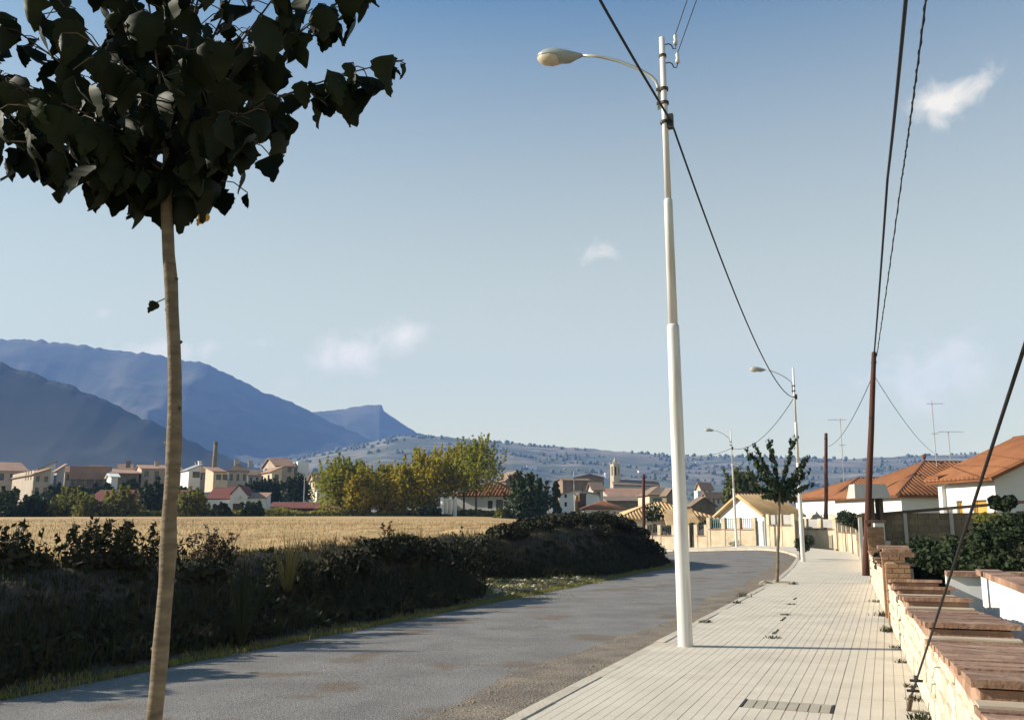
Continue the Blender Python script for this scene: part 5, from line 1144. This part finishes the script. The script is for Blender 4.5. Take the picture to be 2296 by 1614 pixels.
# church
q = P(1380, 1095, 330); zt = P(1380, 1040, 330).z; ch = thing('church', (q.x, 330, q.z - 6), 'stone church with octagonal belfry tower and long brown nave roof', 'church')
b = MB(); r_ = 1.85; zc0, zc1, zc2 = q.z - 6, P(1380, 1066, 330).z, P(1380, 1046, 330).z
oct_ = [(q.x + r_ * math.cos(R(22.5 + 45 * k)), 330 + r_ * math.sin(R(22.5 + 45 * k))) for k in range(8)]
for k in range(8):
    A_, B_ = Vector((*oct_[k], 0)), Vector((*oct_[(k + 1) % 8], 0)); L = (B_ - A_).length; d = (B_ - A_).normalized(); wall_face(b, A_, d, L, zc0, zt, Vector((d.y, -d.x, 0)), [(L * .3, L * .7, zc1, zc2)], .4)
b.poly([(x, y, zt - .2) for x, y in oct_]); b.build('tower', 'stonefar', ch)
MB().tube([(q.x, 330, zc1 - .3), (q.x, 330, zc2 + .3)], 1.1, 8).build('belfry_core', 'dark', ch)
for k in range(8): MB().bx((*oct_[k], zt + .35), .16, .16, .4).build('pinnacle', 'stonefar', ch)
MB().tube([(q.x, 330, zt - .3), (q.x, 330, zt + .9), (q.x, 330, zt + 1.6), (q.x, 330, P(1380, 1024, 330).z)], [.9, .75, .35, .08], 8).build('lantern', 'greyplaster', ch)
nl_, nr_ = P(1375, 1086, 326), P(1480, 1090, 326); rr_ = P(1375, 1074, 330).z
b = MB(); b.bx(((nl_.x + nr_.x) / 2, 331, (nl_.z - 8 + nl_.z) / 2), (nr_.x - nl_.x) / 2, 5, 4); b.build('nave', 'greyplaster', ch)
b = MB(); b.slab([(nl_.x, 325.5, nl_.z), (nr_.x, 325.5, nl_.z - .4), (nr_.x, 331, rr_ - .5), (nl_.x, 331, rr_)], .3); b.slab([(nr_.x, 336.5, nl_.z - .4), (nl_.x, 336.5, nl_.z), (nl_.x, 331, rr_), (nr_.x, 331, rr_ - .5)], .3); b.build('nave_roof', 'tile_br', ch)
# houses right of the lamp
hpx('town_house', 'cream stepped houses on the slope right of the nearest lamp', 'house', 1572, 1094, 1120, 230, 30, xr=1598, xl=1560, roof='gable_a', rh=1.5, wall='stonefar', tile='tile_pk', nf=2)
hpx('town_house', 'white box-shaped house on the slope right of the nearest lamp', 'house', 1564, 1100, 1122, 225, 30, xr=1578, xl=1556, wall='whitewash')
hpx('town_house', 'grey house with row of small windows left of the bushy tree', 'house', 1584, 1112, 1135, 180, 22, xr=1626, xl=1576, roof='gable_a', rh=.8, wall='greyplaster', tile='tile_pk', nf=4)
hpx('town_house', 'dark brown barn roof behind the long yellow-roofed house', 'house', 1552, 1132, 1150, 130, 12, xr=1604, xl=1540, roof='gable_b', rh=1.1, wall='blockwall', tile='tile_br')
# white farm buildings on the hills
for i, (x0, x1, yt, yb, Y, lb) in enumerate([(1181, 1203, 1044, 1053, 900, 'cluster-topping white farmhouse on the far hillside'), (1432, 1461, 1055, 1060, 1000, 'long white farm building on the hillside right of the church'), (1331, 1356, 1064, 1070, 700, 'white flat farm building left of the church tower'), (1357, 1366, 1060, 1072, 700, 'small cream farmhouse touching the church tower'), (985, 1000, 1062, 1067, 900, 'tiny white farmhouse above the yellowing trees'), (986, 992, 1078, 1083, 800, 'small pale farm store above the yellowing trees'), (1560, 1580, 1036, 1040, 1500, 'faint pale farm high on the right hillside')]):
    hpx('farmhouse', lb, 'house', x0, yt, yb, hill_Y((x0 + x1) / 2, yb), 4, xr=x1, W=10, roof='gable_a', rh=.9, wall='whitewash', tile='tile_pk', group=None)
# ------------------------------------------------------------------ bank, field and roadside vegetation
ec = resample(edge_l, 1200); _d = np.diff(ec, axis=0); _L = np.hypot(_d[:, 0], _d[:, 1]); _cs = np.concatenate([[0], np.cumsum(_L)])
def on_edge(s, dl):
    i = np.clip(np.searchsorted(_cs, s) - 1, 0, len(_L) - 1); t = (s - _cs[i]) / _L[i]; p = ec[i] + _d[i] * t[:, None]; n_ = np.stack([-_d[i, 1], _d[i, 0]], 1) / _L[i][:, None]
    return p + n_ * dl[:, None]
def bank_points(n, lo, hi, y0=4, y1=47, power=1.0):
    s = s_of_Y(y0) + (s_of_Y(y1) - s_of_Y(y0)) * nr.uniform(0, 1, n) ** 1.25; toe, top = bank_par(s)
    dl = toe + lo + (hi - lo) * nr.uniform(0, 1, n) ** power; p = on_edge(s, dl)
    return np.array([(x, y, gz(x, y) - .02) for x, y in p]), dl - toe, s
p, r_, s_ = bank_points(26000, -.15, 3.6)
nzv = np.array([mn.fractal(Vector((a[0] * .5, a[1] * .5, 2)), 1, 2, 3) for a in p]); k = (nzv > -.25) & ((r_ > .9) | (nr.uniform(0, 1, len(nzv)) < .6))
p, nzv = p[k], nzv[k]
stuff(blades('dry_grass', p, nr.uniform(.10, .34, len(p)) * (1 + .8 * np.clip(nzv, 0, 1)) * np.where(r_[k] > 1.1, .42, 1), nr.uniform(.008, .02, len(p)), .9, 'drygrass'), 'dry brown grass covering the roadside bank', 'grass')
p, r_, s_ = bank_points(44000, -.2, 2.4)
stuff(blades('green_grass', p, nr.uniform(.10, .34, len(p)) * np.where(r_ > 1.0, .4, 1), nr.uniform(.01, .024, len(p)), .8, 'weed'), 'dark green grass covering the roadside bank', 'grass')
# bramble clumps, one tangled mass
cl, br_, cs_ = bank_points(1500, -.1, 1.5); sz_ = nr.uniform(.12, .30, len(cl)) * np.where(br_ > .7, .4, 1); C = []
for c, s in zip(cl, sz_): q = blob_points(int(150 * (s / .3) ** 1.4), c + np.array([0, 0, s * .15]), s, .65, .5); C.append(q)
for (x, y, rr) in ((5.4, 38.5, .9), (4.4, 36.2, .8), (3.2, 34.8, .7), (5.8, 40.2, .8), (2.4, 37.5, .8), (3.9, 39.0, .9), (1.2, 33.0, .6), (0.2, 31.0, .6)):
    C.append(blob_points(1700, (x, y, gz(x, y) + rr * .0), rr * 1.1, .42, .5))
for (px, yt, Y, rr) in ((-40, 1225, 12.4, .4), (20, 1228, 12.6, .35), (70, 1236, 12.8, .3), (190, 1240, 13.5, .3), (235, 1236, 13.8, .3), (285, 1238, 13.9, .3), (470, 1248, 14.9, .25), (690, 1250, 16.5, .25), (745, 1236, 17.3, .4), (800, 1226, 18.6, .45), (850, 1205, 20.2, .55), (905, 1196, 21.0, .6), (960, 1203, 22.0, .55), (1010, 1212, 23.5, .5), (1050, 1196, 26.0, .6), (1095, 1186, 27.5, .6), (1140, 1172, 29.5, .7), (1190, 1160, 31.5, .8), (1240, 1150, 33.5, .8), (1290, 1146, 35.5, .85), (1340, 1147, 36.5, .8), (1385, 1158, 37.5, .75), (1420, 1178, 38.0, .7), (1445, 1205, 38.5, .6)):
    c = P(px, yt, Y); zg = gz(c.x, c.y); zz = max(c.z - zg, .15); C.append(blob_points(int(900 * (rr / .4) ** 1.5), (c.x, c.y, zg + zz * .35), rr, max(zz * .65 / rr, .3), .5))
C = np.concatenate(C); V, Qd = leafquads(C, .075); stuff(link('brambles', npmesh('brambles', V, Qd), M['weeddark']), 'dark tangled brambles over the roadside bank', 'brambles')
# sunlit verge
s = s_of_Y(5) + (s_of_Y(41) - s_of_Y(5)) * nr.uniform(0, 1, 16000); dl = nr.uniform(-.10, .26, 16000) * (1 + .5 * np.sin(s * 2.3)); pp = on_edge(s, dl); p = np.array([(x, y, max(gz(x, y), -.11) - .005) for x, y in pp])
stuff(blades('verge_grass', p, nr.uniform(.025, .085, len(p)), nr.uniform(.006, .013, len(p)), .8, 'verge'), 'short yellow-green grass along the road edge', 'grass')
pp, _, _ = bank_points(5200, -2.7, -.2, 21.5, 29); stuff(blades('dirt_patch_grass', pp, nr.uniform(.03, .14, len(pp)), nr.uniform(.006, .014, len(pp)), .8, 'verge'), 'sparse sunlit grass on the bare dirt patch', 'grass')
# rubble on the bare patch
rb, _, _ = bank_points(260, -2.5, -.3, 22, 28.5); V, Qs = [], []
for k, c in enumerate(rb): V.append(iv * nr.uniform(.6, 1.2, (len(iv), 1)) * nr.uniform(.02, .075) * np.array([1, 1, .7]) + c + np.array([0, 0, .03])); Qs.append(iq + k * len(iv))
stuff(link('rubble', npmesh('rubble', np.concatenate(V), np.concatenate(Qs)), M['stonefar']), 'pale stones scattered on the bare dirt patch', 'rubble')
# stubble
n_ = 34000; Yr = 9 + 62 * nr.uniform(0, 1, n_) ** 1.7; Xr = nr.uniform(-.62, .12, n_) * (Yr + 3); dl, sx = dist_poly(Xr, Yr, edge_c); toe, _ = bank_par(sx); k = dl > toe + 2.0
p = np.stack([Xr[k], Yr[k], np.zeros(k.sum())], 1); p[:, 2] = [gz(a, b) - .01 for a, b in p[:, :2]]
stuff(blades('stubble', p, nr.uniform(.05, .15, len(p)), nr.uniform(.006, .012, len(p)) * (1 + p[:, 1] / 40), .6, 'straw'), 'pale stubble standing in the harvested field', 'stubble')
# tall weeds standing out against the field
def tall_weed(px, ytop, Y, label, m='weeddark', n_st=6, spread=.22, leafy=True, lf=.05):
    x = KX(px, 1230) * Y; z = gz(x, Y); H = P(px, ytop, Y).z - z; root = thing('tall_weed', (x, Y, z), label, 'weed', 'tall weeds on the bank'); b = MB(); C = []
    for i in range(n_st):
        a = rnd.uniform(0, 6.28); k = rnd.uniform(.2, 1) * spread; h = H * (1 if i == 0 else rnd.uniform(.55, .95)); pts = [Vector((x + k * .3 * math.cos(a), Y + k * .3 * math.sin(a), z - .05)), Vector((x + k * .6 * math.cos(a), Y + k * .6 * math.sin(a), z + h * .5)), Vector((x + k * 1.2 * math.cos(a), Y + k * math.sin(a), z + h))]
        b.tube(pts, [.008, .006, .003], 5)
        if leafy:
            for j in range(int(46 * h)):
                t = rnd.random() ** .8; q = pts[0].lerp(pts[1], t * 2) if t < .5 else pts[1].lerp(pts[2], t * 2 - 1); C.append(np.array(q) + nr.normal(size=3) * lf * (1.1 - .7 * t))
        else:
            for j in range(7):
                t = rnd.uniform(.5, 1); q = pts[1].lerp(pts[2], t * 2 - 1) + Vector((rnd.uniform(-.09, .09), rnd.uniform(-.09, .09), rnd.uniform(0, .08))); C += [np.array(q) + nr.normal(size=3) * .016 for _ in range(12)]; b.tube([pts[1].lerp(pts[2], max(0, t * 2 - 1.3)), q], .003, 4)
    b.build('stem', m, root)['kind'] = 'stuff'; V, Qd = leafquads(np.array(C), lf if leafy else .022, elong=2.0); o_ = link('leaves', npmesh('leaves', V, Qd), M[m if leafy else 'barkdk'], root); o_['kind'] = 'stuff'
for i, (px, yt, Y, lb, kw) in enumerate([(14, 1172, 12.6, 'dark leafy weed at the left picture edge on the bank', {}), (58, 1166, 13.0, 'leafy weed second from the left picture edge', {}), (112, 1192, 13.4, 'short weed left of the tall weed clump', dict(n_st=4)), (150, 1182, 13.6, 'weed leaning beside the tall clump', dict(n_st=4)), (182, 1160, 13.6, 'tallest pointed weed at the left of the clump', dict(n_st=7)), (225, 1160, 14.0, 'dense leafy weed in the middle of the clump', dict(n_st=9, spread=.28)), (252, 1164, 13.8, 'dark upright weed right of the clump middle', dict(n_st=7)), (286, 1160, 14.2, 'bushy weed at the right of the clump', dict(n_st=8)), (330, 1170, 14.2, 'weed just left of the near tree trunk', dict(n_st=5)), (352, 1180, 14.4, 'small weed touching the near tree trunk', dict(n_st=4)),
                                         (-20, 1180, 12.4, 'leafy weed half cut by the left picture edge', dict(m='weed')), (36, 1180, 12.7, 'green weed between the two leftmost weeds', dict(m='weed', n_st=7)), (84, 1186, 13.0, 'feathery green weed right of the second weed', dict(m='weed', n_st=5)), (206, 1172, 13.7, 'green feathery weed inside the tall clump', dict(m='weed', n_st=8)), (270, 1172, 13.9, 'green feathery weed at the back of the clump', dict(m='weed', n_st=8)), (308, 1176, 14.1, 'pale green weed right of the tall clump', dict(m='hedge', n_st=6)), (415, 1205, 14.8, 'short green weed just right of the near trunk', dict(m='weed', n_st=5)), (520, 1215, 15.2, 'sparse green weed right of the thistles', dict(m='weed', n_st=4)), (610, 1225, 15.8, 'low feathery weed left of the broom bush', dict(m='weed', n_st=5)), (760, 1212, 17.6, 'low dry weed right of the broom bush', dict(leafy=False, n_st=5)), (815, 1200, 18.9, 'green weed left of the grassy hummock', dict(m='weed', n_st=6)),
                                         (432, 1196, 15.0, 'thin dry thistle right of the near trunk', dict(leafy=False, n_st=4)), (468, 1190, 15.2, 'dry brown thistle with dark heads', dict(leafy=False, n_st=7)), (482, 1184, 15.3, 'tallest dry thistle beside its neighbours', dict(leafy=False, n_st=6)), (502, 1200, 15.3, 'low dry thistle at the right of the thistles', dict(leafy=False, n_st=6)),
                                         (868, 1168, 21.5, 'dark reddish weed at the left of the grassy hummock', dict(m='barkdk', n_st=4)), (1050, 1180, 27, 'scrubby weed on the bank before the red-roofed house', dict(n_st=6, spread=.4))]):
    tall_weed(px, yt, Y, lb, **kw)
def broom(px, ytop, Y, label, n_=60, spread=.5, m='broom', name='broom_bush'):
    x = KX(px, 1240) * Y; z = gz(x, Y); H = P(px, ytop, Y).z - z; root = thing(name, (x, Y, z), label, 'bush'); b = MB()
    for i in range(n_):
        a = rnd.uniform(0, 6.28); k = rnd.uniform(0, 1) * spread; h = H * rnd.uniform(.6, 1.0) * (1 - .25 * k / spread); b.tube([(x, Y, z - .05), (x + k * .45 * math.cos(a), Y + k * .45 * math.sin(a), z + h * .6), (x + k * math.cos(a), Y + k * math.sin(a), z + h)], [.007, .005, .0025], 4)
    b.build('twigs', m, root)['kind'] = 'stuff'
broom(648, 1176, 16.2, 'spiky yellowish broom bush standing before the field')
broom(700, 1196, 16.8, 'smaller spreading broom beside the spiky one', 34, .45)
broom(905, 1166, 21.0, 'tall grassy hummock with pale stalks on the bank', 90, .55, 'verge', 'grass_hummock'); broom(880, 1180, 20.6, 'green grassy tuft left in the hummock', 70, .5, 'weed', 'grass_hummock'); broom(940, 1165, 21.4, 'pale dry stalks right of the hummock', 26, .4, 'straw', 'grass_hummock')
broom(550, 1228, 13.2, 'dark grassy tussock low on the shaded bank', 70, .4, 'weed', 'grass_tussock')
# bush just outside the left edge whose shadow lies on the road
x, y = -9.6, 11.2; leafy_tree('shrub', 'leafy shrub on the bank beyond the left picture edge', 'shrub', (x, y, gz(x, y)), 2.0, .3, [(0, 0, 1.1, .7, .9), (.3, .5, 1.5, .5, .9), (-.3, -.3, .8, .6, .9), (.1, -.7, 1.3, .5, 1)], 'weed', .09, 5200, .04)
# ---- right-hand garden
def bush(px, py, Y, r, label, m='hedge', name='shrub', sq=.8, n=1500, leaf=.07, zc=None):
    c = P(px, py, Y); root = thing(name, (c.x, Y, max(c.z - r, 0)), label, 'shrub'); C = []
    for k in range(5): C.append(blob_points(n // 5, np.array(c) + nr.normal(size=3) * np.array([r * .4, r * .4, r * .25]), r * .7, sq, .5))
    C = np.concatenate(C); C[:, 2] = np.maximum(C[:, 2], .02); V, Qd = leafquads(C, leaf); o_ = link('foliage', npmesh('foliage', V, Qd), M[m], root); o_['kind'] = 'stuff'
    MB().tube([(c.x, Y, -.02), (c.x, Y, c.z)], [.03, .015], 6).build('stem', 'barkdk', root)
for a_ in [(2040, 1250, 24, .55, 'dark garden shrub left under the block wall'), (2095, 1255, 23, .6, 'dark garden shrub in the middle under the block wall'), (2150, 1258, 22, .65, 'green garden shrub right under the block wall'), (2215, 1260, 21, .7, 'green garden shrub near the right edge below the wall'), (2275, 1262, 20, .75, 'garden shrub cut by the right edge below the wall'), (2010, 1268, 20, .35, 'low dark plant beside the near brick gate pier'), (2065, 1280, 18, .35, 'low dark plant behind the white cross wall'), (2130, 1285, 17, .4, 'low plant behind the middle of the white cross wall'), (2200, 1290, 16.5, .4, 'low plant at the right of the white cross wall')]:
    bush(*a_, n=2600, leaf=.085)
for a_ in [(2235, 1175, 27, .45, 'brownish creeper over the right end of the block wall', 'bushye'), (2284, 1168, 26, .42, 'tall green creeper at the right edge above the wall', 'hedge'), (2248, 1130, 28.5, .3, 'leafy twig against the shaded bungalow gable', 'hedge'), (2262, 1195, 25, .55, 'green bush below the creeper at the right edge', 'hedge')]:
    bush(*a_[:5], m=a_[5], n=2200, leaf=.085)
bush(1792, 1219, 41.5, .48, 'low dark green shrub at the foot of the second lamp', n=1600, leaf=.07)
for i, px in enumerate((1893, 1908, 1921, 1934)): bush(px, 1163 + i * 3, 53 - i * 4, .55 - i * .04, ['hedge end nearest the second brown pole', 'second hedge bush from the second brown pole', 'third hedge bush above the street wall piers', 'hedge bush touching the nearest brown pole'][i], n=1500, leaf=.08, name='hedge_bush')
for i, (px, py) in enumerate(((1555, 1182), (1580, 1180), (1500, 1184), (1470, 1183), (1600, 1178))): bush(px, py, 69.2 - (px - 1448) * .012, .42, 'dark front garden shrub, %s from the left behind the railings' % ('third', 'fourth', 'second', 'first', 'last')[i], m='treedk', n=900, leaf=.1)
# ---- weeds in the pavement joints
def tuft(pos, h_, label, n_=40, r=.06, m='weed'):
    h = h_ * .7; r = r * .8; root = thing('weed_tuft', pos, label, 'weed', 'weeds in the pavement joints'); q = np.array(pos) + nr.normal(size=(n_, 3)) * np.array([r, r, 0]); o_ = blades('leaves', q, nr.uniform(.4, 1, n_) * h, nr.uniform(.006, .018, n_), 1.2, m, root); o_['kind'] = 'stuff'
WT = [(6.9, .09, 60), (7.6, .07, 50), (8.05, .12, 70), (8.9, .08, 40), (9.6, .06, 30), (11.2, .07, 40), (12.5, .06, 24), (14.3, .16, 90), (16.6, .16, 90), (19.5, .1, 50)]
for i, (Y, h, n_) in enumerate(WT):
    q = wallp(Y, -.05); tuft((q.x, q.y, 0), h, 'green weed tuft at the garden wall foot, number %s from the camera' % ('one', 'two', 'three', 'four', 'five', 'six', 'seven', 'eight', 'nine', 'ten')[i], n_, .05 + h * .2)
for i, (px, py, h, lb) in enumerate([(1665, 1338, .2, 'upright weed tuft at the kerb below the tree pit'), (1650, 1352, .1, 'flat weed tuft at the kerb left of the upright one'), (1733, 1430, .06, 'dark weed in the pavement joint right of the lamp base'), (1762, 1378, .05, 'thin weed along the middle pavement joint'), (1775, 1355, .05, 'weed along the far end of the middle joint'), (1580, 1395, .08, 'dark weed in the kerb joint beyond the lamp'), (1780, 1310, .12, 'weed clump at the right rim of the tree pit'), (1725, 1308, .08, 'weed clump at the left rim of the tree pit'), (1990, 1320, .06, 'small weed at the wall beyond the guy wire')]):
    q = G(px, py); tuft(q, h, lb, 46, .05 + h * .25, 'drygrass' if 'dry' in lb else 'weed')

# the open joint with weeds that runs along the middle of the pavement
for i, (px, py) in enumerate(((1740, 1416), (1757, 1388), (1783, 1342))):
    q = G(px, py); root = thing('weed_tuft', q, 'dark weed in the middle pavement joint, %s of three from afar' % ('last', 'second', 'first')[i], 'weed', 'weeds in the pavement joints')
    p = np.array(q) + nr.uniform(-1, 1, (60, 1)) * np.array(K) * .3 + nr.normal(size=(60, 3)) * np.array([.012, .012, 0]); o_ = blades('leaves', p, nr.uniform(.006, .022, 60), nr.uniform(.008, .02, 60), 1.6, 'weed', root); o_['kind'] = 'stuff'
